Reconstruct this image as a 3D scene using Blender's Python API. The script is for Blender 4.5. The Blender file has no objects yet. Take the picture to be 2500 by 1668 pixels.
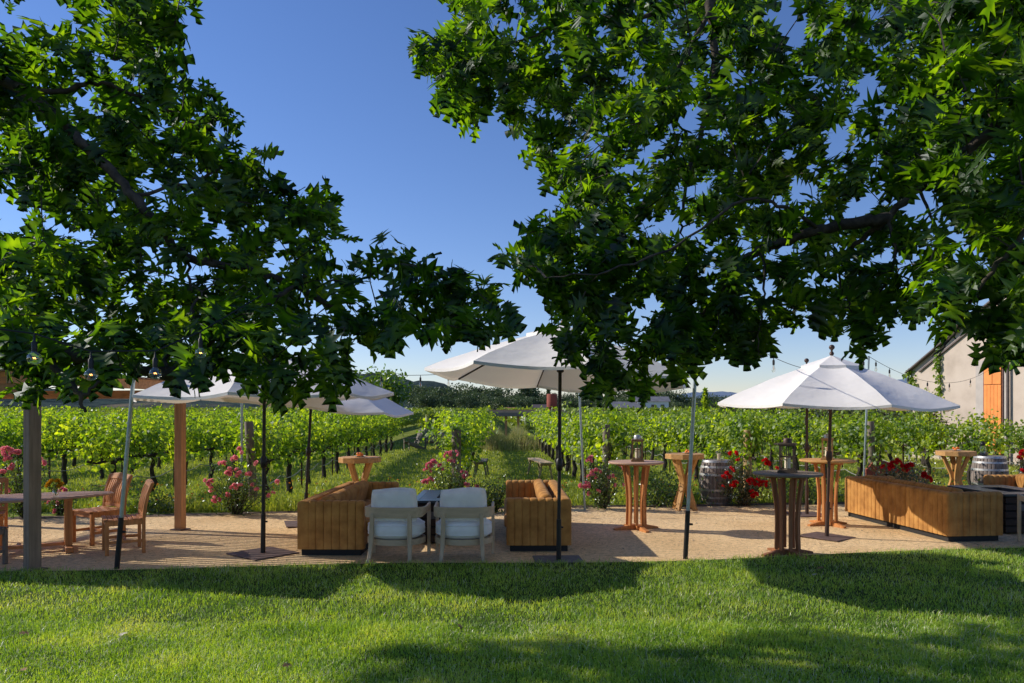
import bpy, math, random
import numpy as np
from mathutils import Vector, Matrix
random.seed(11); RNG = np.random.default_rng(7)
PI = math.pi; R = math.radians
sc = bpy.context.scene; col = sc.collection
F = 1850.0; H = 1.9; HY = 1000.0          # focal (photo px), eye height, horizon row

def gnd(x, y):                             # a point of the ground seen at photo pixel x, y
    D = F * H / (y - HY); return Vector(((x - 1250) * D / F, D, 0))
def at(x, y, D):                           # a point at depth D
    return Vector(((x - 1250) * D / F, D, H + (HY - y) * D / F))

# ------------------------------------------------------------------ materials
MATS = {}
class NT:
    def __init__(s, name):
        s.m = bpy.data.materials.new(name); s.m.use_nodes = True
        s.n = s.m.node_tree.nodes; s.l = s.m.node_tree.links; s.n.clear()
        s.out = s.n.new('ShaderNodeOutputMaterial')
    def new(s, t, **k):
        o = s.n.new(t)
        for a, v in k.items():
            if hasattr(o, a): setattr(o, a, v)
            else: o.inputs[a].default_value = v
        return o
    def link(s, a, b): s.l.new(a, b)
    def coords(s, scale=(1, 1, 1), kind='Object'):
        if kind == 'Position':
            g = s.new('ShaderNodeNewGeometry'); src = g.outputs['Position']
        else:
            g = s.new('ShaderNodeTexCoord'); src = g.outputs[kind]
        m = s.new('ShaderNodeMapping'); m.inputs['Scale'].default_value = scale
        s.link(src, m.inputs['Vector']); return m.outputs['Vector']
    def noise(s, vec, scale, detail=4, rough=.55):
        o = s.new('ShaderNodeTexNoise'); o.inputs['Scale'].default_value = scale
        o.inputs['Detail'].default_value = detail; o.inputs['Roughness'].default_value = rough
        if vec is not None: s.link(vec, o.inputs['Vector'])
        return o.outputs['Fac']
    def ramp(s, fac, stops):
        o = s.new('ShaderNodeValToRGB'); e = o.color_ramp.elements
        while len(e) < len(stops): e.new(.5)
        for i, (p, c) in enumerate(stops): e[i].position = p; e[i].color = (*c, 1)
        s.link(fac, o.inputs['Fac']); return o.outputs['Color']
    def mix(s, fac, a, b, mode='MIX'):
        o = s.new('ShaderNodeMix'); o.data_type = 'RGBA'; o.blend_type = mode
        if isinstance(fac, float): o.inputs[0].default_value = fac
        else: s.link(fac, o.inputs[0])
        for i, v in ((6, a), (7, b)):
            if isinstance(v, tuple): o.inputs[i].default_value = (*v, 1)
            else: s.link(v, o.inputs[i])
        return o.outputs[2]
    def bump(s, h, strength=.3, dist=.01):
        o = s.new('ShaderNodeBump'); o.inputs['Strength'].default_value = strength
        o.inputs['Distance'].default_value = dist; s.link(h, o.inputs['Height']); return o.outputs['Normal']
    def pbr(s, color, rough=.6, metal=0, normal=None, sheen=0, spec=.5, emit=None, es=0):
        o = s.new('ShaderNodeBsdfPrincipled')
        if isinstance(color, tuple): o.inputs['Base Color'].default_value = (*color, 1)
        else: s.link(color, o.inputs['Base Color'])
        o.inputs['Roughness'].default_value = rough; o.inputs['Metallic'].default_value = metal
        o.inputs['Specular IOR Level'].default_value = spec
        if sheen: o.inputs['Sheen Weight'].default_value = sheen; o.inputs['Sheen Roughness'].default_value = .4
        if normal is not None: s.link(normal, o.inputs['Normal'])
        if emit: o.inputs['Emission Color'].default_value = (*emit, 1); o.inputs['Emission Strength'].default_value = es
        return o.outputs[0]
    def done(s, sh): s.link(sh, s.out.inputs['Surface']); return s.m

def simple(name, c, rough=.6, metal=0, var=.25, scale=9, bump=0, bs=60, sheen=0, spec=.5, kind='Object'):
    t = NT(name); v = t.coords(kind=kind); n = t.noise(v, scale, 5)
    lo = tuple(x * (1 - var) for x in c); hi = tuple(min(1, x * (1 + var)) for x in c)
    cc = t.ramp(n, [(.3, lo), (.7, hi)]); nm = None
    if bump: nm = t.bump(t.noise(v, bs, 4), bump, .01)
    return t.done(t.pbr(cc, rough, metal, nm, sheen, spec))

def wood(name, c, axis='Z', rough=.6, var=.35, weather=None):
    t = NT(name); sc_ = [26, 26, 26]; sc_['XYZ'.index(axis)] = 1.6
    v = t.coords(tuple(sc_)); n = t.noise(v, 1.0, 6, .65)
    v2 = t.coords(); n2 = t.noise(v2, 3.5, 3)
    lo = tuple(x * (1 - var) for x in c); hi = tuple(min(1, x * (1 + var * .7)) for x in c)
    cc = t.ramp(n, [(.3, lo), (.68, hi)])
    cc = t.mix(n2, cc, tuple(weather) if weather else tuple(x * .8 for x in c)) if weather else t.mix(t.ramp(n2, [(.4, (0, 0, 0)), (.7, (.5, .5, .5))]), cc, tuple(x * .65 for x in c))
    return t.done(t.pbr(cc, rough, 0, t.bump(n, .25, .003), spec=.35))

def leafmat(name, cols, trans=.45, scale=6, tcol=None, gloss=.08, rnd=.0, fine=40, gr=.35):
    t = NT(name); v = t.coords(kind='Position'); n = t.noise(v, scale, 3); n2 = t.noise(v, fine, 1)
    m = t.new('ShaderNodeMath', operation='ADD'); t.link(n, m.inputs[0]); t.link(n2, m.inputs[1])
    m2 = t.new('ShaderNodeMath', operation='MULTIPLY'); t.link(m.outputs[0], m2.inputs[0]); m2.inputs[1].default_value = .5
    st = [(.36 + .28 * i / max(1, len(cols) - 1), c) for i, c in enumerate(cols)]
    cc = t.ramp(m2.outputs[0], st)
    d = t.new('ShaderNodeBsdfDiffuse'); t.link(cc, d.inputs['Color'])
    tr = t.new('ShaderNodeBsdfTranslucent')
    tc = t.mix(1.0, cc, tcol or (1.9, 2.0, .5), 'MULTIPLY'); t.link(tc, tr.inputs['Color'])
    g = t.new('ShaderNodeBsdfGlossy'); g.inputs['Roughness'].default_value = gr; g.inputs['Color'].default_value = (.9, .95, 1, 1)
    a = t.new('ShaderNodeMixShader'); a.inputs[0].default_value = trans
    t.link(d.outputs[0], a.inputs[1]); t.link(tr.outputs[0], a.inputs[2])
    b = t.new('ShaderNodeMixShader'); b.inputs[0].default_value = gloss
    t.link(a.outputs[0], b.inputs[1]); t.link(g.outputs[0], b.inputs[2])
    return t.done(b.outputs[0])

def glassmat(name, tint=(1, 1, 1), g=.12):
    t = NT(name); a = t.new('ShaderNodeBsdfTransparent'); a.inputs['Color'].default_value = (*tint, 1)
    b = t.new('ShaderNodeBsdfGlossy'); b.inputs['Roughness'].default_value = .03
    lw = t.new('ShaderNodeLayerWeight'); lw.inputs['Blend'].default_value = .3
    mm = t.new('ShaderNodeMath', operation='MULTIPLY_ADD'); t.link(lw.outputs['Facing'], mm.inputs[0]); mm.inputs[1].default_value = .5; mm.inputs[2].default_value = g * .5
    m = t.new('ShaderNodeMixShader'); t.link(mm.outputs[0], m.inputs[0]); t.link(a.outputs[0], m.inputs[1]); t.link(b.outputs[0], m.inputs[2])
    return t.done(m.outputs[0])

def mk():
    M = MATS
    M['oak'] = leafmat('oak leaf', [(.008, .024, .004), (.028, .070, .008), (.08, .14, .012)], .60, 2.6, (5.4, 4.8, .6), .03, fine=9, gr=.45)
    M['vine'] = leafmat('vine leaf', [(.06, .12, .012), (.14, .22, .02), (.46, .50, .05)], .54, 1.6, (2.2, 2.25, .4), .035, fine=14, gr=.5)
    M['vine_far'] = leafmat('distant vine leaf', [(.09, .14, .02), (.18, .24, .03), (.28, .32, .05)], .4, .6, (1.7, 1.7, .5), .04, fine=5)
    M['rose_leaf'] = leafmat('rose leaf', [(.03, .07, .01), (.08, .14, .018), (.18, .22, .03)], .4, 5, (1.7, 1.8, .5), .08)
    M['rose_leaf_red'] = leafmat('reddish rose leaf', [(.02, .05, .012), (.06, .08, .02), (.16, .09, .03)], .4, 6, (1.7, 1.6, .6), .08)
    M['walnut'] = leafmat('walnut leaf', [(.03, .07, .01), (.08, .15, .016), (.20, .26, .03)], .4, 1.1, (1.7, 1.8, .5), .06, fine=4)
    M['tree_hazed'] = leafmat('hazed tree leaf', [(.04, .07, .045), (.085, .12, .06), (.15, .18, .09)], .2, .12, (1.3, 1.4, .6), .02, fine=.7)  # bluish lift in these leaf colours stands in for distance haze
    M['bush'] = leafmat('bush leaf', [(.03, .05, .018), (.07, .09, .03), (.13, .14, .05)], .35, 1.2, (1.5, 1.5, .6), .05, fine=8)
    M['lawn'] = leafmat('lawn blade', [(.08, .18, .012), (.22, .41, .028), (.42, .60, .06), (.60, .66, .18)], .5, 1.3, (1.7, 1.5, .5), .05, fine=55, gr=.5)
    M['straw'] = leafmat('straw blade', [(.42, .42, .22), (.62, .60, .38), (.75, .74, .55)], .3, 2, (1.1, 1.1, .8), .05, fine=40, gr=.4)
    M['meadow'] = leafmat('meadow blade', [(.16, .24, .025), (.34, .42, .05), (.55, .56, .14)], .4, .9, (1.6, 1.5, .5), .05, fine=17)
    M['drygrass'] = leafmat('dry grass', [(.16, .22, .07), (.32, .36, .13), (.50, .40, .25)], .35, 1.3, (1.3, 1.2, .8), .03, fine=12)
    M['bark'] = simple('bark', (.055, .043, .032), .92, var=.75, scale=16, bump=1.0, bs=28)
    M['twig'] = simple('twig bark', (.045, .035, .025), .85, var=.4, scale=30)
    M['vinewood'] = simple('vine wood', (.035, .027, .021), .95, var=.6, scale=25, bump=.9, bs=50)
    M['teak'] = wood('teak', (.56, .23, .07), 'Z'); M['teak_x'] = wood('teak across', (.58, .25, .09), 'X')
    M['teak_y'] = wood('teak along', (.54, .23, .08), 'Y')
    M['teak_top'] = wood('weathered teak top', (.55, .31, .18), 'X', weather=(.46, .30, .22))
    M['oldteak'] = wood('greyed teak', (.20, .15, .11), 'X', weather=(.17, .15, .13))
    M['darkteak'] = wood('dark teak', (.30, .125, .055), 'Z')  # darker teak tone for the front bar table
    M['pine'] = wood('honey pine', (.55, .29, .09), 'Z'); M['pine_x'] = wood('honey pine top', (.56, .31, .11), 'X')
    M['ash'] = wood('bleached ash', (.56, .43, .28), 'Z', var=.2); M['ash_x'] = wood('bleached ash curved', (.56, .43, .28), 'X', var=.2)
    M['redwood'] = wood('redwood post', (.52, .26, .11), 'Z'); M['greypost'] = wood('brown grey post', (.27, .19, .13), 'Z')
    M['beam'] = wood('redwood beam', (.50, .25, .10), 'X')
    M['slatroof'] = wood('shade slats', (.30, .17, .09), 'Y')
    M['endpost'] = wood('treated vineyard post', (.22, .17, .115), 'Z', weather=(.14, .12, .09), var=.5)
    M['endpost_new'] = wood('new vineyard post', (.42, .27, .13), 'Z', var=.35)
    M['greywood'] = wood('silvered wood', (.23, .2, .165), 'Y', weather=(.15, .13, .11), var=.4)
    M['benchwood'] = wood('sunned bench wood', (.50, .37, .23), 'Y', var=.3)
    M['velvet'] = None
    t = NT('rust velvet'); v = t.coords(); n = t.noise(v, 5, 4); n2 = t.noise(v, 300, 2)
    c = t.ramp(n, [(.3, (.29, .135, .04)), (.5, (.43, .21, .062)), (.75, (.56, .30, .09))])
    M['velvet'] = t.done(t.pbr(c, .95, 0, t.bump(n2, .3, .002), sheen=.08, spec=.1))
    t = NT('white linen'); v = t.coords(); n = t.noise(v, 7, 3); n2 = t.noise(v, 260, 2)
    c = t.ramp(n, [(.3, (.78, .76, .73)), (.7, (.88, .87, .84))])
    M['linen'] = t.done(t.pbr(c, .95, 0, t.bump(n2, .4, .002), sheen=.1, spec=.2))
    # parasol cloth
    t = NT('parasol canvas'); v = t.coords(); n = t.noise(v, 3.2, 5); c = t.ramp(n, [(.3, (.91, .88, .84)), (.6, (.95, .925, .89))])
    nb = t.bump(t.noise(t.coords((1, 1, 2.5)), 6, 3, .5), .28, .03)
    d = t.new('ShaderNodeBsdfDiffuse'); t.link(c, d.inputs[0]); t.link(nb, d.inputs['Normal'])
    tr = t.new('ShaderNodeBsdfTranslucent'); tr.inputs[0].default_value = (.80, .72, .62, 1)
    m = t.new('ShaderNodeMixShader'); m.inputs[0].default_value = .18; t.link(d.outputs[0], m.inputs[1]); t.link(tr.outputs[0], m.inputs[2])
    M['canvas'] = t.done(m.outputs[0])
    M['black'] = simple('black metal', (.018, .016, .016), .45, .3, scale=20)
    M['bronze'] = simple('bronze metal', (.07, .04, .03), .5, .4, scale=14)
    M['galv'] = simple('galvanised steel', (.36, .42, .42), .42, .75, var=.15, scale=12)
    M['steel'] = simple('barrel steel', (.45, .45, .45), .45, .6, var=.25, scale=20)
    M['rustplate'] = simple('rusty plate', (.13, .085, .075), .75, .2, var=.35, scale=12, bump=.3)
    M['greyplate'] = simple('grey plate', (.15, .14, .13), .8, .1, var=.3, scale=12)
    M['rust'] = simple('rusty red iron', (.26, .06, .035), .8, .1, var=.3, scale=2.0)
    M['plinth'] = simple('black plinth', (.012, .011, .011), .7)
    M['firetop'] = simple('dark slate paint', (.04, .05, .055), .3, 0, scale=8)
    M['firebody'] = wood('dark slatted wood', (.035, .02, .014), 'X', rough=.6)
    M['fireglass'] = simple('blue fire glass', (.16, .24, .34), .15, 0, var=.8, scale=90, bump=.8, bs=90)
    M['wax'] = simple('candle wax', (.80, .70, .52), .5, var=.05)
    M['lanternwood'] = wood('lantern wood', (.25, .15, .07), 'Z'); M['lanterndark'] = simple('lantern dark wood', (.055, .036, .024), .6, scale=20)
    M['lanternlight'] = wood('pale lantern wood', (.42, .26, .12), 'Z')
    M['stave'] = None
    t = NT('barrel staves'); v = t.coords((9, 9, 1.2)); n = t.noise(v, 2.2, 6, .65)
    c = t.ramp(n, [(.3, (.13, .105, .09)), (.5, (.23, .19, .165)), (.72, (.34, .29, .26))])
    M['stave'] = t.done(t.pbr(c, .8, 0, t.bump(n, .4, .006), spec=.3))
    M['glass'] = glassmat('clear glass'); M['bulbglass'] = glassmat('bulb glass', (.98, .96, .9), .2)
    M['glow'] = NT('filament'); t = M['glow']; e = t.new('ShaderNodeEmission'); e.inputs[0].default_value = (1, .42, .10, 1); e.inputs[1].default_value = 9; M['glow'] = t.done(e.outputs[0])
    M['rubber'] = simple('cable rubber', (.015, .015, .015), .6)
    M['hose'] = simple('drip hose', (.22, .22, .2), .6)
    M['pink'] = leafmat('pink petal', [(.80, .16, .24), (.92, .36, .42), (.95, .62, .62)], .35, 30, (1.1, .9, .9), .03, fine=80)
    M['magenta'] = leafmat('magenta petal', [(.62, .03, .12), (.92, .34, .44), (.96, .74, .76)], .35, 30, (1.0, .7, .7), .03, fine=80)
    M['red'] = leafmat('red petal', [(.50, .004, .01), (.72, .012, .02), (.85, .04, .05)], .3, 30, (1.0, .6, .6), .03, fine=80)
    M['yellow'] = leafmat('yellow petal', [(.75, .38, .02), (.85, .5, .04)], .3, 30, (1, 1, .6), .03)
    M['orange'] = leafmat('orange petal', [(.80, .22, .02), (.9, .34, .03)], .3, 30, (1, 1, .6), .03)
    M['fruit'] = simple('orange fruit', (.80, .20, .02), .4, scale=30); M['china'] = simple('white china', (.75, .73, .7), .3, var=.05)
    M['palegrey'] = simple('dry pale leaf', (.50, .46, .38), .8, scale=30); M['brownleaf'] = simple('dry brown leaf', (.26, .14, .06), .8, scale=30)
    M['white'] = simple('white paint', (.75, .75, .74), .6, var=.06, scale=1); M['housegrey'] = simple('grey siding', (.38, .39, .41), .7, var=.1, scale=1)
    M['roofred'] = simple('red roof tiles', (.30, .13, .09), .85, scale=1); M['roofgrey'] = simple('grey roof', (.16, .16, .18), .8, scale=1)
    M['windowdark'] = simple('dark window', (.03, .04, .05), .15, var=.1); M['fascia'] = simple('brown fascia', (.11, .085, .08), .6)
    t = NT('stucco'); v = t.coords(); n = t.noise(v, .9, 6, .6); n2 = t.noise(v, 40, 4)
    c = t.ramp(n, [(.3, (.42, .345, .28)), (.5, (.54, .45, .375)), (.75, (.60, .51, .43))])
    M['stucco'] = t.done(t.pbr(c, .95, 0, t.bump(n2, .35, .01), spec=.2))
    M['trim'] = simple('pale stucco trim', (.46, .41, .37), .9, var=.1, scale=3)
    M['doororange'] = simple('orange painted boards', (.80, .27, .06), .7, var=.12, scale=4)
    M['doorframe'] = simple('brown door frame', (.12, .05, .04), .7)
    # decomposed granite
    t = NT('granite path'); v = t.coords(kind='Position')
    n1 = t.noise(v, .7, 4); n2 = t.noise(v, 14, 5, .7); n3 = t.noise(v, 70, 3, .8)
    c1 = t.ramp(n1, [(.35, (.82, .57, .30)), (.65, (.98, .72, .41))])
    c2 = t.ramp(n2, [(.3, (.60, .58, .56)), (.55, (1, 1, 1)), (.8, (1.1, 1.06, 1))])
    c3 = t.ramp(n3, [(.32, (.42, .38, .34)), (.45, (1, 1, 1))])
    c = t.mix(1.0, t.mix(1.0, c1, c2, 'MULTIPLY'), c3, 'MULTIPLY')
    hh = t.new('ShaderNodeMath', operation='ADD'); t.link(n2, hh.inputs[0]); t.link(n3, hh.inputs[1])
    M['pebble'] = simple('pebble', (.42, .33, .24), .9, var=.7, scale=60, kind='Position')
    M['granite'] = t.done(t.pbr(c, .95, 0, t.bump(hh.outputs[0], .8, .02), spec=.15))
    t = NT('lawn soil'); v = t.coords(kind='Position'); n = t.noise(v, 12, 5); c = t.ramp(n, [(.35, (.022, .045, .008)), (.7, (.06, .10, .02))])
    M['lawnsoil'] = t.done(t.pbr(c, 1, spec=.1))
    t = NT('vineyard floor'); v = t.coords(kind='Position'); n = t.noise(v, .45, 6, .6); n2 = t.noise(v, 9, 6, .7)
    c = t.ramp(n, [(.32, (.19, .24, .045)), (.58, (.25, .30, .06)), (.75, (.30, .25, .13))])
    c = t.mix(1.0, c, t.ramp(n2, [(.3, (.5, .5, .5)), (.7, (1.25, 1.25, 1.1))]), 'MULTIPLY')
    M['field'] = t.done(t.pbr(c, 1, 0, t.bump(n2, .8, .06), spec=.1))
    M['mulch'] = simple('bark mulch', (.09, .055, .035), .95, var=.6, scale=30, bump=1, bs=50, kind='Position')
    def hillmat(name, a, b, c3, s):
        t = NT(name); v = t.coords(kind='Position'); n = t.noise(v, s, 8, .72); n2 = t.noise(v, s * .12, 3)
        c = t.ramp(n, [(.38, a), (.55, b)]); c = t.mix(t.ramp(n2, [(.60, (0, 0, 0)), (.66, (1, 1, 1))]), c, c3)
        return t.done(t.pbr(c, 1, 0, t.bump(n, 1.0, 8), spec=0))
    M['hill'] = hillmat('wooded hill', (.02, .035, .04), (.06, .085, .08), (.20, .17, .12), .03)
    M['hillblue'] = hillmat('haze blue range', (.11, .16, .25), (.15, .2, .29), (.16, .21, .30), .004)  # blue of the distance haze is put into the ridge colour
mk(); M = MATS

# ------------------------------------------------------------------ mesh builder
class MB:
    def __init__(s): s.v = []; s.f = []
    def add(s, vs, fs, T=None):
        o = len(s.v)
        s.v += [tuple(T @ Vector(v)) if T is not None else tuple(v) for v in vs]
        s.f += [tuple(i + o for i in f) for f in fs]; return s
    def box(s, c, size, rot=(0, 0, 0), taper=1.0, T=None):
        x, y, z = [d / 2 for d in size]; t = taper
        vs = [(-x, -y, -z), (x, -y, -z), (x, y, -z), (-x, y, -z), (-x * t, -y * t, z), (x * t, -y * t, z), (x * t, y * t, z), (-x * t, y * t, z)]
        m = Matrix.Translation(c) @ (Matrix.Rotation(rot[2], 4, 'Z') @ Matrix.Rotation(rot[1], 4, 'Y') @ Matrix.Rotation(rot[0], 4, 'X'))
        if T is not None: m = T @ m
        return s.add(vs, [(3, 2, 1, 0), (4, 5, 6, 7), (0, 1, 5, 4), (1, 2, 6, 5), (2, 3, 7, 6), (3, 0, 4, 7)], m)
    def bar(s, a, b, w, d, up=(0, 0, 1)):                       # a rectangular timber from a to b
        a = Vector(a); b = Vector(b); z = (b - a); L = z.length; z.normalize(); u = Vector(up)
        if abs(z.dot(u)) > .95: u = Vector((0, 1, 0))
        x = u.cross(z).normalized(); y = z.cross(x)
        m = Matrix((x, y, z)).transposed().to_4x4(); m.translation = (a + b) / 2
        return s.add([(sx * w / 2, sy * d / 2, sz * L / 2) for sz in (-1, 1) for sx, sy in ((-1, -1), (1, -1), (1, 1), (-1, 1))],
                     [(3, 2, 1, 0), (4, 5, 6, 7), (0, 1, 5, 4), (1, 2, 6, 5), (2, 3, 7, 6), (3, 0, 4, 7)], m)
    def tube(s, pts, rad, n=8, cap=True):
        pts = [Vector(p) for p in pts]
        if not hasattr(rad, '__len__'): rad = [rad] * len(pts)
        vs = []; u = None
        for i, p in enumerate(pts):
            d = (pts[min(i + 1, len(pts) - 1)] - pts[max(i - 1, 0)]).normalized()
            if u is None: u = d.orthogonal().normalized()
            u = (u - d * u.dot(d)).normalized(); w = d.cross(u)
            for k in range(n):
                a = 2 * PI * k / n; vs.append(p + (u * math.cos(a) + w * math.sin(a)) * rad[i])
        fs = [(i * n + k, i * n + (k + 1) % n, (i + 1) * n + (k + 1) % n, (i + 1) * n + k) for i in range(len(pts) - 1) for k in range(n)]
        if cap: fs += [tuple(range(n - 1, -1, -1)), tuple((len(pts) - 1) * n + k for k in range(n))]
        return s.add(vs, fs)
    def lathe(s, prof, n=24, c=(0, 0, 0), sx=1, sy=1):
        vs = []; m = len(prof)
        for k in range(n):
            a = 2 * PI * k / n
            for r, z in prof: vs.append((c[0] + r * math.cos(a) * sx, c[1] + r * math.sin(a) * sy, c[2] + z))
        fs = [(k * m + i, ((k + 1) % n) * m + i, ((k + 1) % n) * m + i + 1, k * m + i + 1) for k in range(n) for i in range(m - 1)]
        if prof[0][0] > 1e-6: fs.append(tuple(k * m for k in range(n - 1, -1, -1)))
        if prof[-1][0] > 1e-6: fs.append(tuple(k * m + m - 1 for k in range(n)))
        return s.add(vs, fs)
    def blob(s, c, a, e=(1, 1), nu=28, nv=16, rz=0, rx=0):      # superellipsoid
        def p(x, k): return math.copysign(abs(x) ** k, x)
        m = Matrix.Translation(c) @ Matrix.Rotation(rz, 4, 'Z') @ Matrix.Rotation(rx, 4, 'X'); vs = []
        for j in range(nv + 1):
            t = -PI / 2 + PI * j / nv
            for i in range(nu):
                q = 2 * PI * i / nu
                vs.append((a[0] * p(math.cos(t), e[0]) * p(math.cos(q), e[1]), a[1] * p(math.cos(t), e[0]) * p(math.sin(q), e[1]), a[2] * p(math.sin(t), e[0])))
        fs = [(j * nu + i, j * nu + (i + 1) % nu, (j + 1) * nu + (i + 1) % nu, (j + 1) * nu + i) for j in range(nv) for i in range(nu)]
        return s.add(vs, fs, m)
    def band(s, path, w, zlo, zhi, closed=False):               # upright curved board along a plan path
        n = len(path); vs = []; P = [Vector((*p, 0)) for p in path]
        for i in range(n):
            a = P[(i - 1) % n] if closed or i > 0 else P[0]; b = P[(i + 1) % n] if closed or i < n - 1 else P[-1]
            d = (b - a).normalized(); o = Vector((-d.y, d.x, 0)) * w / 2
            lo = zlo[i] if hasattr(zlo, '__len__') else zlo; hi = zhi[i] if hasattr(zhi, '__len__') else zhi
            vs += [(P[i].x - o.x, P[i].y - o.y, lo), (P[i].x + o.x, P[i].y + o.y, lo), (P[i].x + o.x, P[i].y + o.y, hi), (P[i].x - o.x, P[i].y - o.y, hi)]
        fs = []
        for i in range(n if closed else n - 1):
            j = (i + 1) % n
            for k in range(4): fs.append((i * 4 + k, i * 4 + (k + 1) % 4, j * 4 + (k + 1) % 4, j * 4 + k))
        if not closed: fs += [(3, 2, 1, 0), tuple((n - 1) * 4 + k for k in range(4))]
        return s.add(vs, fs)
    def build(s, name, mat, parent=None, smooth=True, bevel=0, angle=40):
        me = bpy.data.meshes.new(name); me.from_pydata(s.v, [], s.f); me.materials.append(mat)
        import bmesh
        bm = bmesh.new(); bm.from_mesh(me); bmesh.ops.recalc_face_normals(bm, faces=bm.faces); bm.to_mesh(me); bm.free()
        if smooth: me.shade_smooth(); me.set_sharp_from_angle(angle=R(angle))
        o = bpy.data.objects.new(name, me); col.objects.link(o)
        if parent: o.parent = parent
        if bevel:
            b = o.modifiers.new('bevel', 'BEVEL'); b.width = bevel; b.segments = 2; b.limit_method = 'ANGLE'; b.harden_normals = False
        return o

def npmesh(name, V, Fc, mat, parent=None, smooth=False):        # V (n,3), Fc (m,k) with k = 3 or 4
    V = np.asarray(V, dtype=np.float32); Fc = np.asarray(Fc, dtype=np.int32); k = Fc.shape[1]; m = len(Fc)
    me = bpy.data.meshes.new(name); me.vertices.add(len(V)); me.vertices.foreach_set('co', V.ravel())
    me.loops.add(m * k); me.loops.foreach_set('vertex_index', Fc.ravel())
    me.polygons.add(m); me.polygons.foreach_set('loop_start', np.arange(0, m * k, k, dtype=np.int32))
    me.update(calc_edges=True)
    me.materials.append(mat)
    if smooth: me.shade_smooth()
    o = bpy.data.objects.new(name, me); col.objects.link(o)
    if parent: o.parent = parent
    return o

def tag(o, label=None, cat=None, group=None, kind=None):
    if label: o['label'] = label
    if cat: o['category'] = cat
    if group: o['group'] = group
    if kind: o['kind'] = kind
    return o
def thing(name, loc, label, cat, rz=0, group=None, tilt=None):
    o = bpy.data.objects.new(name, None); col.objects.link(o); o.location = loc
    o.rotation_euler = (tilt[0], tilt[1], rz) if tilt else (0, 0, rz); o.empty_display_size = .1
    return tag(o, label, cat, group)
def copy_tree(o, parent=None):
    c = o.copy(); col.objects.link(c)
    if parent: c.parent = parent
    for ch in o.children: copy_tree(ch, c)
    return c
def dup(root, loc, rz=0, label=None, group=None, tilt=None):
    c = copy_tree(root); c.location = loc; c.rotation_euler = (tilt[0], tilt[1], rz) if tilt else (0, 0, rz)
    if label: c['label'] = label
    if group: c['group'] = group
    return c

# ------------------------------------------------------------------ leaf cards (real leaf outlines, folded on the midrib)
def leaf_template(right, fold=.25, droop=.3):
    n = len(right); V = []
    for x, y in right: V.append((0, y, -droop * y * y))
    for sgn in (1, -1):
        for x, y in right: V.append((sgn * x, y, fold * abs(x) - droop * y * y - .35 * x * x))
    Q = []
    for i in range(n - 1):
        Q.append((i, n + i, n + i + 1, i + 1)); Q.append((i + 1, 2 * n + i + 1, 2 * n + i, i))
    return np.array(V), np.array(Q)
OAK = leaf_template([(0.004, -.22), (0.012, 0), (.13, .03), (.26, .00), (.20, .12), (.11, .19), (.34, .25), (.56, .33), (.34, .37), (.12, .42), (.28, .55), (.47, .74), (.25, .68), (.10, .65), (.16, .82), (.20, 1.0), (.05, .88), (.0, 1.0)])
GRAPE = leaf_template([(.004, -.1), (.22, -.08), (.42, .12), (.34, .32), (.50, .52), (.28, .58), (.22, .82), (0, 1.0)], .2, .25)
SMALL = leaf_template([(.01, 0), (.26, .3), (.22, .7), (0, 1)], .3, .2)
def place_leaves(tpl, P, Dr, Up, S):
    """leaves at points P, pointing along Dr, with upper side towards Up, lengths S"""
    tv, tq = tpl; n = len(P)
    y = Dr / np.linalg.norm(Dr, axis=1, keepdims=True)
    x = np.cross(y, Up); x /= np.linalg.norm(x, axis=1, keepdims=True) + 1e-9
    z = np.cross(x, y)
    V = P[:, None, :] + S[:, None, None] * (tv[None, :, 0:1] * x[:, None, :] + tv[None, :, 1:2] * y[:, None, :] + tv[None, :, 2:3] * z[:, None, :])
    Q = tq[None] + (np.arange(n) * len(tv))[:, None, None]
    return V.reshape(-1, 3), Q.reshape(-1, 4)
def rvec(n): 
    v = RNG.normal(size=(n, 3)); return v / np.linalg.norm(v, axis=1, keepdims=True)

# ------------------------------------------------------------------ camera, light, sky
cam_d = bpy.data.cameras.new('camera'); cam = bpy.data.objects.new('camera', cam_d); col.objects.link(cam)
cam.location = (0, 0, H); cam.rotation_euler = (R(90), 0, 0)
cam_d.sensor_width = 36; cam_d.lens = 36 * F / 2500; cam_d.shift_y = (HY - 834) / 2500; cam_d.clip_end = 20000; cam_d.clip_start = .05
sc.camera = cam
EL = 31.0; AZ = math.atan2(-1.70, .51)                          # sun stands to the left and a little beyond the furniture
sdir = Vector((math.sin(AZ) * math.cos(R(EL)), math.cos(AZ) * math.cos(R(EL)), math.sin(R(EL))))
sun_d = bpy.data.lights.new('sun', 'SUN'); sun = bpy.data.objects.new('sun', sun_d); col.objects.link(sun)
sun_d.energy = 5.0; sun_d.angle = R(.5); sun_d.color = (1, .92, .80); sun.rotation_euler = (-sdir).to_track_quat('-Z', 'Y').to_euler(); sun.location = (-20, 10, 20)
w = bpy.data.worlds.new('World'); sc.world = w; w.use_nodes = True
nt = w.node_tree; nt.nodes.clear(); bg = nt.nodes.new('ShaderNodeBackground'); ow = nt.nodes.new('ShaderNodeOutputWorld')
sky = nt.nodes.new('ShaderNodeTexSky'); sky.sky_type = 'NISHITA'; sky.sun_disc = False; sky.sun_elevation = R(EL); sky.sun_rotation = AZ
sky.air_density = 1.0; sky.dust_density = 0.0; sky.ozone_density = 3.0; sky.altitude = 0
hs = nt.nodes.new('ShaderNodeHueSaturation'); hs.inputs['Saturation'].default_value = 1.12; hs.inputs['Hue'].default_value = .502
nt.links.new(sky.outputs[0], hs.inputs['Color']); tm = nt.nodes.new('ShaderNodeMix'); tm.data_type = 'RGBA'; tm.blend_type = 'MULTIPLY'; tm.inputs[0].default_value = 1; tm.inputs[7].default_value = (1.04, 1.0, 1.2, 1)
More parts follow.
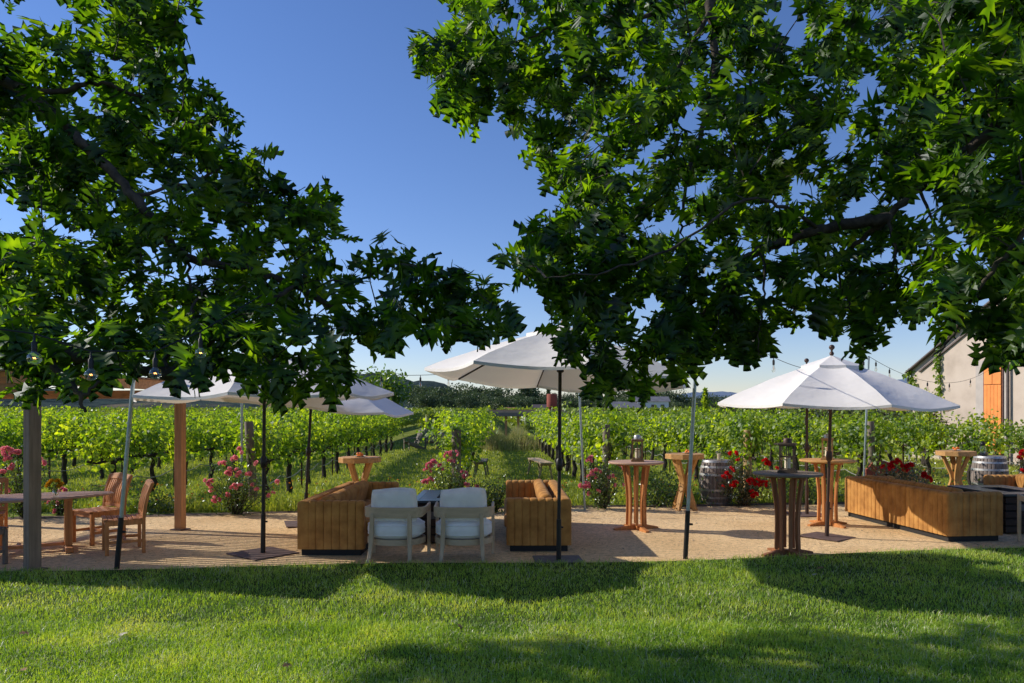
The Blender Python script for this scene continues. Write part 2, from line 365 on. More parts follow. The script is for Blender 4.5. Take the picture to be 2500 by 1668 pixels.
nt.links.new(hs.outputs[0], tm.inputs[6]); nt.links.new(tm.outputs[2], bg.inputs[0]); bg.inputs[1].default_value = .115; nt.links.new(bg.outputs[0], ow.inputs[0])
sc.view_settings.view_transform = 'Standard'; sc.view_settings.look = 'None'; sc.view_settings.exposure = 0
sc.cycles.max_bounces = 6; sc.cycles.transparent_max_bounces = 12; sc.cycles.transmission_bounces = 4; sc.cycles.diffuse_bounces = 4

# ------------------------------------------------------------------ ground
def sheet(name, pts, z, mat, kind='structure'):
    b = MB(); b.add([(x, y, z) for x, y in pts], [tuple(range(len(pts)))]); o = b.build(name, mat, smooth=False); return tag(o, kind=kind)
sheet('ground', [(-3000, -60), (3000, -60), (3000, 6000), (-3000, 6000)], 0, M['field'])
def lawn_edge(x): return 9.25 + .09 * x + .008 * x * x * (1 if x > 0 else .5) - .1 * math.sin(x * .9)
def path_far(x): return 14.45 + .13 * x - .004 * x * x + .06 * math.sin(x * 1.3)
xs = [-20 + i * .5 for i in range(81)]
sheet('path', [(x, lawn_edge(x) - .6) for x in xs] + [(x, path_far(x)) for x in reversed(xs)], .006, M['granite'])
b = MB(); n = len(xs)
pts = [(x, -30, .03) for x in xs] + [(x, lawn_edge(x), .03) for x in xs] + [(x, lawn_edge(x) + .05, .0) for x in xs]
fs = [(i, i + 1, n + i + 1, n + i) for i in range(n - 1)] + [(n + i, n + i + 1, 2 * n + i + 1, 2 * n + i) for i in range(n - 1)]
tag(MB().add(pts, fs).build('lawn', M['lawnsoil']), kind='structure')
b = MB()
pts = [(x, path_far(x) - .04 + .03 * math.sin(x * 7), .012) for x in xs] + [(x, path_far(x) + .28 + .06 * math.sin(x * 5), .012) for x in xs]
b.add(pts, [(i, i + 1, n + i + 1, n + i) for i in range(n - 1)]); tag(b.build('planting_bed', M['mulch'], smooth=False), kind='structure')

def blades(name, X, Y, Z, h, wd, mat, label, lean=.45, cat='grass'):
    n = len(X); a = RNG.uniform(0, 2 * PI, n); dx = np.cos(a) * wd / 2; dy = np.sin(a) * wd / 2
    la = RNG.uniform(0, 2 * PI, n); le = np.abs(RNG.normal(0, lean, n)) * h; lx = np.cos(la) * le; ly = np.sin(la) * le
    V = np.empty((n, 5, 3)); V[:, 0] = np.stack([X - dx, Y - dy, Z], 1); V[:, 1] = np.stack([X + dx, Y + dy, Z], 1)
    mz = Z + h * .6; V[:, 2] = np.stack([X + dx * .75 + lx * .35, Y + dy * .75 + ly * .35, mz], 1); V[:, 3] = np.stack([X - dx * .75 + lx * .35, Y - dy * .75 + ly * .35, mz], 1)
    V[:, 4] = np.stack([X + lx, Y + ly, Z + h * (1 - .25 * np.minimum(1, le / h))], 1)
    o = (np.arange(n) * 5)[:, None, None]; T = np.array([[0, 1, 2], [0, 2, 3], [3, 2, 4]])[None] + o
    ob = npmesh(name, V.reshape(-1, 3), T.reshape(-1, 3), mat); return tag(ob, label, cat, kind='stuff')
# lawn blades
def lawn_pts(n, y0, y1):
    Y = RNG.uniform(y0, y1, n); X = RNG.uniform(-1, 1, n) * (.74 * Y + .6); return X, Y
P = [lawn_pts(150000, 4.6, 6.6), lawn_pts(130000, 6.6, 10.9)]
X = np.concatenate([p[0] for p in P]); Y = np.concatenate([p[1] for p in P])
le_ = 9.25 + .09 * X + .008 * X * X * np.where(X > 0, 1, .5) - .1 * np.sin(X * .9)
k = Y < le_ + .05 * RNG.normal(size=len(X)) + .04 * np.sin(X * 9 + np.sin(X * 23)); X = X[k]; Y = Y[k]
h = RNG.uniform(.022, .06, len(X)) * (1 + .35 * np.sin(X * 2.3 + Y * 1.7) * np.sin(Y * 3.1)); h[RNG.random(len(X)) < .004] *= 1.7
blades('lawn_grass', X, Y, np.full(len(X), .028), h, RNG.uniform(.003, .0065, len(X)), M['lawn'], 'short mown green lawn grass in front of the patio', .85)
k = RNG.random(len(X)) < .07 * (1 + .8 * np.sin(X * 1.9 + 1) * np.sin(Y * 2.3))
blades('dry_grass', X[k] + .01, Y[k], np.full(k.sum(), .035), h[k] * 1.05, RNG.uniform(.003, .006, k.sum()), M['straw'], 'pale dry blades mixed through the lawn', 1.1)

n = 16000; X = RNG.uniform(-1, 1, n) * 11; Y = RNG.uniform(8.6, 16, n); k = (Y > 9.2 + .09 * X) & (Y < 14.4 + .13 * X); X = X[k]; Y = Y[k]; n = len(X)
sz = RNG.uniform(.003, .011, n) * (1 + 1.2 * (RNG.random(n) < .03)); q = rvec(n * 4).reshape(n, 4, 3) * sz[:, None, None] * np.array([1, 1, .6]) + np.stack([X, Y, .008 + sz * .3], 1)[:, None, :]
tag(npmesh('loose_gravel', q.reshape(-1, 3), (np.array([[0, 1, 2], [0, 2, 3], [0, 3, 1], [1, 3, 2]])[None] + (np.arange(n) * 4)[:, None, None]).reshape(-1, 3), M['pebble']), 'loose pale and dark pebbles scattered on the patio', 'gravel', kind='stuff')
# vineyard floor growth
rows = [(-1.106, 15.0), (1.93, 15.0), (4.97, 15.5), (7.86, 16.3), (10.9, 17.2), (13.9, 18.0), (16.9, 18.8), (19.9, 20), (22.9, 22), (25.9, 25),
        (-4.97, 14.6), (-8.0, 14.5), (-11.0, 14.5), (-14.0, 15), (-17.0, 19), (-20.0, 22), (-23.0, 26), (-26.0, 30)]
SL = -.03
def rowx(r, Y): return r[0] + SL * (Y - r[1])
n = 110000
Y = 14 + 30 * RNG.random(n) ** 1.7; X = RNG.uniform(-1, 1, n) * (.74 * Y)
pf = 14.45 + .13 * X - .004 * X * X
k = Y > pf + .15 + .15 * RNG.random(n); X = X[k]; Y = Y[k]; n = len(X); edge = np.clip((Y - (14.45 + .13 * X)) / 1.6, 0, 1)
h = RNG.uniform(.04, .13, n) + (1 - edge) * RNG.uniform(.05, .35, n) * (RNG.random(n) < .6)
blades('meadow_grass', X, Y, np.zeros(n), h, RNG.uniform(.008, .018, n) * (1 + (Y - 14) * .05), M['meadow'], 'loose yellow green meadow grass growing between the vine rows', .5)
n = 9000; Y = RNG.normal(37.5, 1.2, n); X = RNG.normal(-.2, .95, n)
blades('tall_grass', X, Y, np.zeros(n), RNG.uniform(.3, .95, n) * (1 + .35 * np.sin(X * 5)), RNG.uniform(.015, .03, n), M['drygrass'], 'tall feathery pinkish grass closing the end of the aisle', .3)
# wildflowers
n = 420; Y = 14.8 + 3.5 * RNG.random(n) ** 1.5; X = RNG.uniform(-1, 1, n) * .7 * Y; Y = Y + .13 * X; Z = RNG.uniform(.1, .4, n)
X = np.repeat(X, 4); Y = np.repeat(Y, 4); Z = np.repeat(Z, 4); d = rvec(4 * n); d[:, 2] = np.abs(d[:, 2]) * .6
V_, Q_ = place_leaves(SMALL, np.stack([X, Y, Z], 1), d, rvec(4 * n), np.full(4 * n, .035))
tag(npmesh('wildflowers', V_, Q_, M['orange']), 'tiny orange poppies scattered in the meadow edge', 'flowers', kind='stuff')

# ------------------------------------------------------------------ grapevines
def vine_foliage(i, L=1.95, nleaf=900):
    cx = []; ns = 26
    P = []; D = []; S = []
    for s_ in range(ns):                                         # shoots growing up from the cordon, then arching
        y0 = RNG.uniform(-L / 2, L / 2); side = RNG.normal(0, .22); hh = RNG.uniform(.55, 1.0) + (.28 if RNG.random() < .2 else 0)
        k = nleaf // ns
        t = np.sort(RNG.random(k)) ** .8
        x = side * t * 1.5 + RNG.normal(0, .10, k); y = y0 + RNG.normal(0, .12, k); z = .93 + hh * (t - .12 * t * t) + RNG.normal(0, .05, k)
        x += np.where(t > .8, side * .5, 0)
        P.append(np.stack([x, y, z], 1)); d = rvec(k); d[:, 0] += np.sign(x) * .7; d[:, 2] -= .35; D.append(d); S.append(RNG.uniform(.07, .13, k) * (1 - .3 * t))
    k = 70; x = RNG.normal(0, .2, k); P.append(np.stack([x, RNG.uniform(-L / 2, L / 2, k), RNG.uniform(.68, .95, k)], 1)); d = rvec(k); d[:, 2] -= .5; D.append(d); S.append(RNG.uniform(.08, .14, k))
    P = np.concatenate(P); D = np.concatenate(D); S = np.concatenate(S)
    U = rvec(len(P)) * .6 + np.array([0, 0, .8]) + np.stack([np.sign(P[:, 0]) * .8, np.zeros(len(P)), np.zeros(len(P))], 1)
    return place_leaves(GRAPE, P, D, U, S)
def vine_trunk(i, L=1.9):
    rr = random.Random(i); b = MB(); pts = []; rad = []
    for k in range(7):
        z = -.05 + .95 * k / 6; pts.append((rr.uniform(-.03, .03), rr.uniform(-.04, .04), z)); rad.append(.065 - .02 * k / 6 + rr.uniform(-.01, .015))
    b.tube(pts, rad, 8)
    for sgn in (-1, 1):
        pts = [(0, 0, .80)]; rad = [.045]
        for k in range(1, 8): pts.append((rr.uniform(-.03, .03), sgn * L / 2 * k / 7, .88 + rr.uniform(-.03, .04))); rad.append(.036 - .015 * k / 7 + rr.uniform(-.005, .008))
        b.tube(pts, rad, 6)
        for k in range(5):
            y = sgn * L / 2 * (k + .6) / 5.2; b.tube([(0, y, .9), (rr.uniform(-.04, .04), y + rr.uniform(-.03, .03), 1.0), (rr.uniform(-.1, .1), y + rr.uniform(-.05, .05), 1.3)], [.02, .012, .005], 5)
    return b
protos = []
GV = 'grapevines growing in the vineyard rows'
for i in range(6):
    t = thing('grapevine', (0, 0, 0), 'leafy green grapevine on a gnarled dark trunk in the vineyard rows', 'grapevine', group=GV)
    vine_trunk(i).build('trunk', M['vinewood'], t)
    V_, Q_ = vine_foliage(i); npmesh('foliage', V_, Q_, M['vine'], t)
    protos.append(t)
cand = []
for r in rows:
    Y = r[1] + .75; end = 36 if r[0] in (-1.106, 1.93, -4.97) else 41
    while Y < end:
        x = rowx(r, Y)
        if abs(x) / Y < .74 and not (x > 13.2 and Y > 21.5) and not (x > .5 and x > 14.2): cand.append((Y, x))
        Y += 1.8
cand.sort(); used = [False] * 6; VLIM = 292
for q, (Y, x) in enumerate(cand[:VLIM]):
    i = random.randrange(6); rz = random.choice([0, PI]) + random.uniform(-.05, .05)
    o = protos[i] if not used[i] else copy_tree(protos[i]); used[i] = True
    o.location = (x, Y, 0); o.rotation_euler = (0, 0, rz); s = random.uniform(.93, 1.06); o.scale = (s, 1, s)
print('vines', len(cand))
# the rest of the vineyard out to the plain
PP = []; SS = []
yend = cand[min(VLIM, len(cand)) - 1][0]
boxes = MB()
for kx in range(-36, 40):
    x0 = -1.1 + 3.02 * kx
    ys = 36.5
    if -5.2 < x0 < 2.2: ys = 46
    ys = max(ys, abs(x0) / .80)
    if ys > 170: continue
    if x0 > 12 : ys = max(ys, 47)
    L = 175 - ys; m = int(L * 26 * (1 if abs(x0) < 60 else .6))
    Y = ys + L * RNG.random(m) ** 1.5; X = x0 + SL * (Y - 15) + RNG.normal(0, .28, m); Z = RNG.uniform(.7, 1.88, m) + .12 * np.sin(Y * 2 + kx) 
    PP.append(np.stack([X, Y, Z], 1)); SS.append(RNG.uniform(.16, .26, m) * (1 + (Y - 36) / 90))
    xa = x0 + SL * (ys - 15); xb = x0 + SL * 160
    boxes.add([(xa - .22, ys, .75), (xa + .22, ys, .75), (xa + .22, ys, 1.6), (xa - .22, ys, 1.6), (xb - .22, 175, .75), (xb + .22, 175, .75), (xb + .22, 175, 1.6), (xb - .22, 175, 1.6)],
              [(0, 1, 2, 3), (3, 2, 6, 7), (1, 5, 6, 2), (0, 3, 7, 4)])
PP = np.concatenate(PP); SS = np.concatenate(SS)
V_, Q_ = place_leaves(SMALL, PP, rvec(len(PP)), rvec(len(PP)) + np.array([0, 0, .6]), SS)
bv = np.array(boxes.v); bf = np.array(boxes.f) + len(V_)
tag(npmesh('vineyard_rows', np.concatenate([V_, bv]), np.concatenate([Q_, bf]), M['vine_far']), 'far vineyard rows merging into one green plain before the trees', 'vineyard', kind='stuff')
# plain beyond, seen as a flat green crop
sheet('plain', [(-900, 172), (900, 172), (900, 1500), (-900, 1500)], 1.2, M['vine_far'])

# drip hoses, end posts, stakes
GP = 'weathered round end posts of the vine rows'
posts = [(620, 1029, 14.6, -.06, .085, 'endpost', 'grey end post leaning left behind the pale pink rose bush'),
         (1114, 1048, 14.9, 0, .095, 'endpost', 'thick weathered end post behind the magenta roses in the middle'),
         (1480, 1037, 15.0, .0, .075, 'endpost', 'grey wooden end post behind the pink roses and round teak table'),
         (1825, 1050, 15.6, 0, .085, 'endpost_new', 'honey brown new end post standing behind the red rose bush'),
         (2131, 1029, 16.4, -.03, .075, 'endpost', 'slim grey end post right of the steel pole behind the long sofa')]
for px, py, D, lean, rad, mt, lb in posts:
    p = at(px, py, D); b = MB(); b.lathe([(rad * 1.03, -.02), (rad, .5), (rad * .98, p.z - .01), (rad * .93, p.z)], 14)
    for k in range(3): b.tube([(math.cos(a) * rad * 1.04, math.sin(a) * rad * 1.04, p.z - .25 - .3 * k) for a in [j * PI / 6 for j in range(13)]], .004, 4)
    t = b.build('end_post', M[mt]); t.location = (p.x, D, 0); t.rotation_euler = (0, lean, 0); tag(t, lb, 'post', GP)
for ri, r in enumerate(rows):
    if abs(r[0]) > 15: continue
    b = MB(); Y = r[1] - .2; pts = []
    while Y < 36:
        for k in range(6):
            f = k / 6; pts.append((rowx(r, Y) + .06, Y, .48 - .10 * math.sin(PI * f) + random.uniform(-.01, .01))); Y += .3
    b.tube(pts, .011, 5)
    tag(b.build('drip_hose', M['hose']), 'grey drip hose sagging between vine trunks along its row', 'hose', 'drip hoses along the vine rows')
    for hz in (1.35,):
        b = MB(); b.tube([(rowx(r, Y), Y, hz) for Y in (r[1] - .1, 25, 38)], .004, 4); tag(b.build('trellis_wire', M['galv']), 'thin taut trellis wire running along a vine row', 'wire', 'trellis wires of the vine rows')
    for k in range(1, 5):
        Y = r[1] + 3.6 * k + .1; x = rowx(r, Y)
        if abs(x) / Y > .72 or (x > 13 and Y > 21): continue
        b = MB(); b.box((0, 0, .85), (.035, .035, 1.72)); o = b.build('trellis_stake', M['bronze']); o.location = (x, Y, 0)
        tag(o, 'rusty steel stake standing among the grapevines', 'stake', 'steel stakes in the vine rows')

# ------------------------------------------------------------------ hills
def hill(name, prof, D, depth, mat):
    """a ridge: profile given as (photo px, photo py) at distance D; the slope comes down towards the viewer"""
    xs_ = [p[0] for p in prof]; ys_ = [p[1] for p in prof]; n = 160; m = 9; V = []; rr = random.Random(5)
    for j in range(m):
        f = j / (m - 1)
        for i in range(n):
            px = xs_[0] + (xs_[-1] - xs_[0]) * i / (n - 1); py = float(np.interp(px, xs_, ys_))
            z = (HY - py) * D / F + H; z = z * (1 - f) ** 1.2 + rr.uniform(-.5, .5) * D * .0012 * (1 + 2 * math.sin(i * .7 + j))
            V.append(((px - 1250) * D / F, D - depth * f, max(z, -5) if f < 1 else -6))
    for i in range(n): V.append((V[i][0], D + depth * .5, -10))
    Fc = [(j * n + i, j * n + i + 1, (j + 1) * n + i + 1, (j + 1) * n + i) for j in range(m - 1) for i in range(n - 1)] + [(i, i + 1, m * n + i + 1, m * n + i) for i in range(n - 1)]
    return tag(MB().add(V, Fc).build(name, mat, angle=80), kind='structure')
hill('hills', [(-500, 930), (-100, 940), (150, 950), (330, 955), (440, 962), (560, 952), (700, 935), (800, 922), (860, 914), (905, 910), (960, 917), (1010, 930), (1060, 930), (1090, 940), (1130, 962), (1190, 985), (1300, 998), (1500, 1004)], 1100, 500, M['hill'])
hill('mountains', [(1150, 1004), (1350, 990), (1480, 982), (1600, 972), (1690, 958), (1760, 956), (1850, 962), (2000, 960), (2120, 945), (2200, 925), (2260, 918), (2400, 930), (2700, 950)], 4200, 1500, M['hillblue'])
# ------------------------------------------------------------------ trees in the distance
def crown_mesh(kind, n, hgt, wid, leaf, seed):
    g = np.random.default_rng(seed); P = []
    if kind == 'cone':
        z = g.random(n); r = (1 - z) * wid * .5 * (.7 + .3 * np.sin(z * 40)) * np.sqrt(g.random(n)); a = g.uniform(0, 2 * PI, n)
        P = np.stack([r * np.cos(a), r * np.sin(a), hgt * (.08 + .92 * z)], 1)
    else:
        nc = 22 if kind == 'round' else 12; c = []
        for i in range(nc):
            a = g.uniform(0, 2 * PI); zz = g.uniform(.3, .9); rr = wid * .36 * math.sqrt(g.random()) * (1.15 - abs(zz - .55))
            c.append((rr * math.cos(a), rr * math.sin(a), zz * hgt, g.uniform(.13, .26) * wid))
        c = np.array(c); k = g.integers(0, nc, n); d = g.normal(size=(n, 3)); d /= np.linalg.norm(d, axis=1, keepdims=True)
        P = c[k, :3] + d * c[k, 3:4] * (g.random((n, 1)) ** .35) * np.array([1, 1, .8])
        P[:, 2] = np.clip(P[:, 2], hgt * .06, hgt)
    return place_leaves(SMALL, P, rvec(n) + np.array([0, 0, -.2]), rvec(n) + np.array([0, 0, .7]), g.uniform(.6, 1.3, n) * leaf)
def tree(name, x, y, hgt, wid, leaf, n, kind, seed, mat, label, cat='tree', group=None, trunk=True):
    t = thing(name, (x, y, 0), label, cat, group=group)
    if trunk:
        b = MB(); b.tube([(0, 0, -.1), (.02 * hgt, 0, hgt * .35), (-.01 * hgt, .01 * hgt, hgt * .8)], [.035 * hgt, .025 * hgt, .008 * hgt], 7)
        rr = random.Random(seed)
        for k in range(5):
            a = rr.uniform(0, 2 * PI); b.tube([(.02 * hgt, 0, hgt * .3), (math.cos(a) * wid * .3, math.sin(a) * wid * .3, hgt * rr.uniform(.5, .8))], [.016 * hgt, .004 * hgt], 5)
        b.build('trunk', M['bark'], t)
    V_, Q_ = crown_mesh(kind, n, hgt, wid, leaf, seed); npmesh('crown', V_, Q_, mat, t); return t
far_protos = [tree('distant_tree', 0, 0, 10, 12, .75, 1500, 'round', 40 + i, M['tree_hazed'], 'round grey green tree in the tree line across the valley', 'tree', 'trees in the far tree line') for i in range(5)]
rr = random.Random(3); fu = [0] * 5
def far_top(px): return float(np.interp(px, [1040, 1080, 1120, 1180, 1230, 1260, 1300, 1340, 1400, 1460, 1520, 1600, 1700, 1760, 1900, 2100, 2250], [950, 958, 952, 948, 962, 966, 950, 966, 962, 966, 955, 963, 970, 975, 978, 976, 975]))
xx = 1030
while xx < 2260:
    for layer in (0, 1):
        D = rr.uniform(290, 330) if layer == 0 else rr.uniform(225, 260); px = xx + rr.uniform(-12, 12)
        top = far_top(px) + (rr.uniform(-13, 11) if layer == 0 else rr.uniform(8, 22)); hz = H + (HY - top) * D / F
        if hz < 3: continue
        i = rr.randrange(5); o = far_protos[i] if not fu[i] else copy_tree(far_protos[i]); fu[i] = 1
        o.location = ((px - 1250) * D / F, D, 0); o.rotation_euler = (0, 0, rr.uniform(0, 6)); s = hz / 9.3; o.scale = (s * rr.uniform(.8, 1.3), s * .9, s)
    xx += rr.uniform(13, 25)
p = at(1291, 934, 280); tree('tall_distant_tree', p.x, 280, p.z, 9.5, .8, 1700, 'tall', 91, M['tree_hazed'], 'tallest dark tree with an open crown in the far tree line', 'tree')
p = at(1339, 944, 270); tree('distant_conifer', p.x, 270, p.z + .5, 5.5, .7, 1200, 'cone', 92, M['tree_hazed'], 'narrow pointed conifer in the far tree line above the rusty cowl', 'conifer')
tree('walnut_tree', -8.3, 42.5, 4.35, 5.6, .26, 4200, 'round', 93, M['walnut'], 'big bright green tree standing in the vineyard behind the tilted parasols', 'tree')
p = at(1722, 958, 30); tree('young_tree', p.x, 30, p.z + .1, 1.5, .12, 1500, 'cone', 94, M['vine'], 'small pointed green tree rising from the vines left of the right parasols', 'tree')
p = at(1800, 970, 33); tree('shrub', p.x, 33, p.z + .1, 2.2, .12, 1300, 'round', 95, M['bush'], 'dark shrub above the vines at the left edge of the right parasols', 'shrub')
for i, (px, py, D, wd, lb) in enumerate([(2010, 990, 34, 3.6, 'olive shrub seen below the right parasol between its poles'), (2090, 980, 35, 3.8, 'dull green shrub just right of the right steel pole'),
                                   (2160, 977, 33, 3.6, 'brownish green shrub below the right rim of the right parasol'), (2260, 1010, 27, 2.2, 'leafy shrub at the foot of the stucco barn corner'), (1900, 992, 36, 3.6, 'broad grey green shrub behind the right parasol poles')]):
    p = at(px, py, D); tree('shrub', p.x, D, p.z + .15, wd, .13, 2000, 'round', 70 + i, M['bush'], lb, 'shrub')
# houses far across the plain
def house(px, pyt, D, w, d, wall_h, roof_h, wm, rm, label, rz=0):
    p = at(px, pyt, D); t = thing('distant_house', (p.x, D, 0), label, 'house', rz)
    base = .0; W = wall_h
    MB().box((0, 0, W / 2), (w, d, W)).build('wall', wm, t)
    b = MB(); b.add([(-w / 2 - .5, -d / 2 - .5, W), (w / 2 + .5, -d / 2 - .5, W), (w / 2 + .5, d / 2 + .5, W), (-w / 2 - .5, d / 2 + .5, W), (-w / 2 - .5, 0, W + roof_h), (w / 2 + .5, 0, W + roof_h)], [(0, 1, 5, 4), (2, 3, 4, 5), (0, 4, 3), (1, 2, 5), (3, 2, 1, 0)]); b.build('roof', rm, t)
    for k in range(3): MB().box((w * (-.3 + .3 * k), -d / 2 - .04, W * .62), (w * .12, .08, W * .35)).build('window', M['windowdark'], t)
house(1248, 990, 222, 2.6, 4, 1.6, .9, M['stucco'], M['roofred'], 'low distant house with a red tile roof before the trees')
house(1325, 985, 222, 5.5, 6, 1.4, 2.0, M['fascia'], M['fascia'], 'distant house with a steep brown grey roof left of the black pole')
house(1524, 988, 220, 9, 6, 2.4, 1.8, M['housegrey'], M['roofgrey'], 'grey distant house partly behind the oak leaves')
house(1590, 980, 222, 9, 6, 4.2, 1.5, M['white'], M['roofgrey'], 'white distant two storey farmhouse left of the leaning pole')
# ------------------------------------------------------------------ trellis structure and cowl at the end of the aisle
t = thing('timber_trellis', (0, 42, 0), 'long low timber beam on posts crossing the end of the aisle', 'trellis')
b = MB(); b.box((2.4, 0, 1.79), (7.6, .14, .13)); b.build('beam', M['benchwood'], t)
b = MB(); b.box((2.4, .5, 1.86), (7.6, .14, .06)); b.build('rear_beam', M['beam'], t)
for x in (-1.2, -.33, .35, 3.2, 6.0): MB().box((x, 0, .86), (.13, .13, 1.72)).build('post', M['redwood'], t)
b = MB()
for k in range(16): b.box((-.95 + k * .11, .1, 1.56), (.03, 1.2, .1))
b.build('slats', M['greywood'], t); MB().box((-.15, -.52, 1.63), (1.9, .06, .2)).build('slat_rail', M['greywood'], t)
p = at(1348, 985, 43)
t = thing('iron_cowl', (p.x, 43.2, 0), 'rusty red iron cowl on a pipe above the timber beam', 'chimney cowl')
b = MB(); b.lathe([(.2, 0), (.2, 2.1), (.24, 2.12), (.24, 2.2), (.2, 2.2)], 16); b.build('pipe', M['rust'], t)
b = MB(); b.lathe([(.26, 2.0), (.30, 2.02), (.30, 2.75), (.28, 2.78), (.0, 2.8)], 20); b.build('hood', M['rust'], t)

# ------------------------------------------------------------------ stucco barn
A = Vector((15.8, 30, 0)); dirw = Vector((1.1, -5, 0)).normalized(); nin = Vector((-dirw.y, dirw.x, 0))
if nin.x < 0: nin = -nin
barn = thing('stucco_barn', (A.x, A.y, 0), 'beige stucco barn with a sloping gable roof and orange door', 'barn', math.atan2(dirw.y, dirw.x))
# local: +x along the gable wall towards the viewer, +y = into the building (checked by sign)
loc_y = Vector((-dirw.y, dirw.x, 0)); sy = 1 if loc_y.dot(nin) > 0 else -1
LN = 18.0; e0 = 3.42; pk = 9.0; tan = .563; ez = e0; rz_ = e0 + pk * tan
b = MB(); dep = 13
prof = [(0, 0), (LN, 0), (LN, e0), (pk, rz_), (0, e0)]
b.add([(x, 0, z) for x, z in prof] + [(x, sy * dep, z) for x, z in prof], [(0, 1, 2, 3, 4), (9, 8, 7, 6, 5)] + [(i, (i + 1) % 5, (i + 1) % 5 + 5, i + 5) for i in range(5)])
b.build('wall', M['stucco'], barn, smooth=False)
b = MB(); o_ = .12; th = .07
for (xa, za, xb, zb) in ((-o_, e0 - o_ * tan, pk, rz_), (LN + o_, e0 - o_ * tan, pk, rz_)):
    q = [(xa, -sy * .12, za + .02), (xb, -sy * .12, zb + .02), (xb, sy * dep, zb + .02), (xa, sy * dep, za + .02)]
    b.add(q + [(x, y, z + th) for x, y, z in q], [(0, 1, 2, 3), (7, 6, 5, 4), (0, 4, 5, 1), (1, 5, 6, 2), (2, 6, 7, 3), (3, 7, 4, 0)])
b.build('roof', M['roofgrey'], barn, smooth=False)
b = MB()
for (xa, za, xb, zb) in ((-o_, e0 - o_ * tan, pk, rz_),):
    b.bar((xa, -sy * .13, za + .0), (xb, -sy * .13, zb + .0), .04, .13, up=(0, 1, 0)); b.bar((xa + .6, -sy * .05, za + .02), (xb, -sy * .05, zb - .34), .06, .05, up=(0, 1, 0))
b.build('fascia', M['fascia'], barn)
door_t0, door_t1 = .70 * 5.12, .84 * 5.12
b = MB(); b.box(((door_t0 + door_t1) / 2, -sy * .03, 1.70), (.10 + door_t1 - door_t0, .06, 3.52)); dr = b.build('door_frame', M['doorframe'], barn)
b = MB()
wdr = (door_t1 - door_t0) / 5
for k in range(5): b.box((door_t0 + wdr * (k + .5), -sy * .075, 1.36), (wdr - .008, .04, 2.78))
for k in range(2): b.box((door_t0 + wdr * (1.25 + 2.5 * k), -sy * .075, 3.10), (wdr * 2.5 - .015, .04, .66))
b.build('door', M['doororange'], barn, bevel=.006)
b = MB(); b.tube([(door_t1 + .28, -sy * .1, 0), (door_t1 + .28, -sy * .1, 5.6)], .05, 10); b.build('downpipe', M['fascia'], barn)
MB().box(((door_t0 + door_t1) / 2 - .1, -sy * .012, 1.78), (door_t1 - door_t0 + .62, .03, 3.7)).build('door_surround', M['trim'], barn, smooth=False)
def ivy(x0, z0, z1, wd, n, label):
    z = z0 + (z1 - z0) * RNG.random(n); x = x0 + .06 * np.sin(z * 5) + RNG.normal(0, wd, n); y = -sy * RNG.uniform(.02, .16, n)
    d = rvec(n); d[:, 2] -= .6; V_, Q_ = place_leaves(GRAPE, np.stack([x, y, z], 1), d, rvec(n) + np.array([0, -sy * 1.2, 0]), RNG.uniform(.07, .13, n))
    t = thing('climbing_vine', (A.x, A.y, 0), label, 'vine', math.atan2(dirw.y, dirw.x)); npmesh('foliage', V_, Q_, M['vine'], t)
    b = MB(); b.tube([(x0, -sy * .03, 0), (x0 + .05, -sy * .03, z0), (x0, -sy * .03, z1)], .012, 5); b.build('stem', M['twig'], t)
ivy(1.5, 2.0, 4.6, .08, 240, 'thin vine hanging down the stucco wall left of the orange door')
ivy(.02, 2.5, 3.5, .16, 170, 'clump of ivy hanging at the left eave of the barn')
p = at(2260, 1000, 25); tree('climbing_shrub', p.x + .2, 25.5, 2.7, 1.6, .11, 500, 'round', 96, M['vine'], 'thin leafy shoots in front of the barn wall left of the orange door', 'shrub')
# pipe frame standing before the barn
t = thing('pipe_frame', at(2237, 1000, 28) * 1, 'small grey pipe frame standing left of the barn corner', 'frame'); t.location.z = 0
b = MB()
for x in (-.25, 0, .3): b.tube([(x, 0, 0), (x, 0, 2.2)], .03, 6)
b.build('post', M['housegrey'], t); b = MB(); b.tube([(-.25, 0, 1.9), (.3, 0, 1.9)], .025, 6); b.tube([(-.25, 0, 2.2), (.3, 0, 2.2)], .025, 6); b.build('rail', M['housegrey'], t)

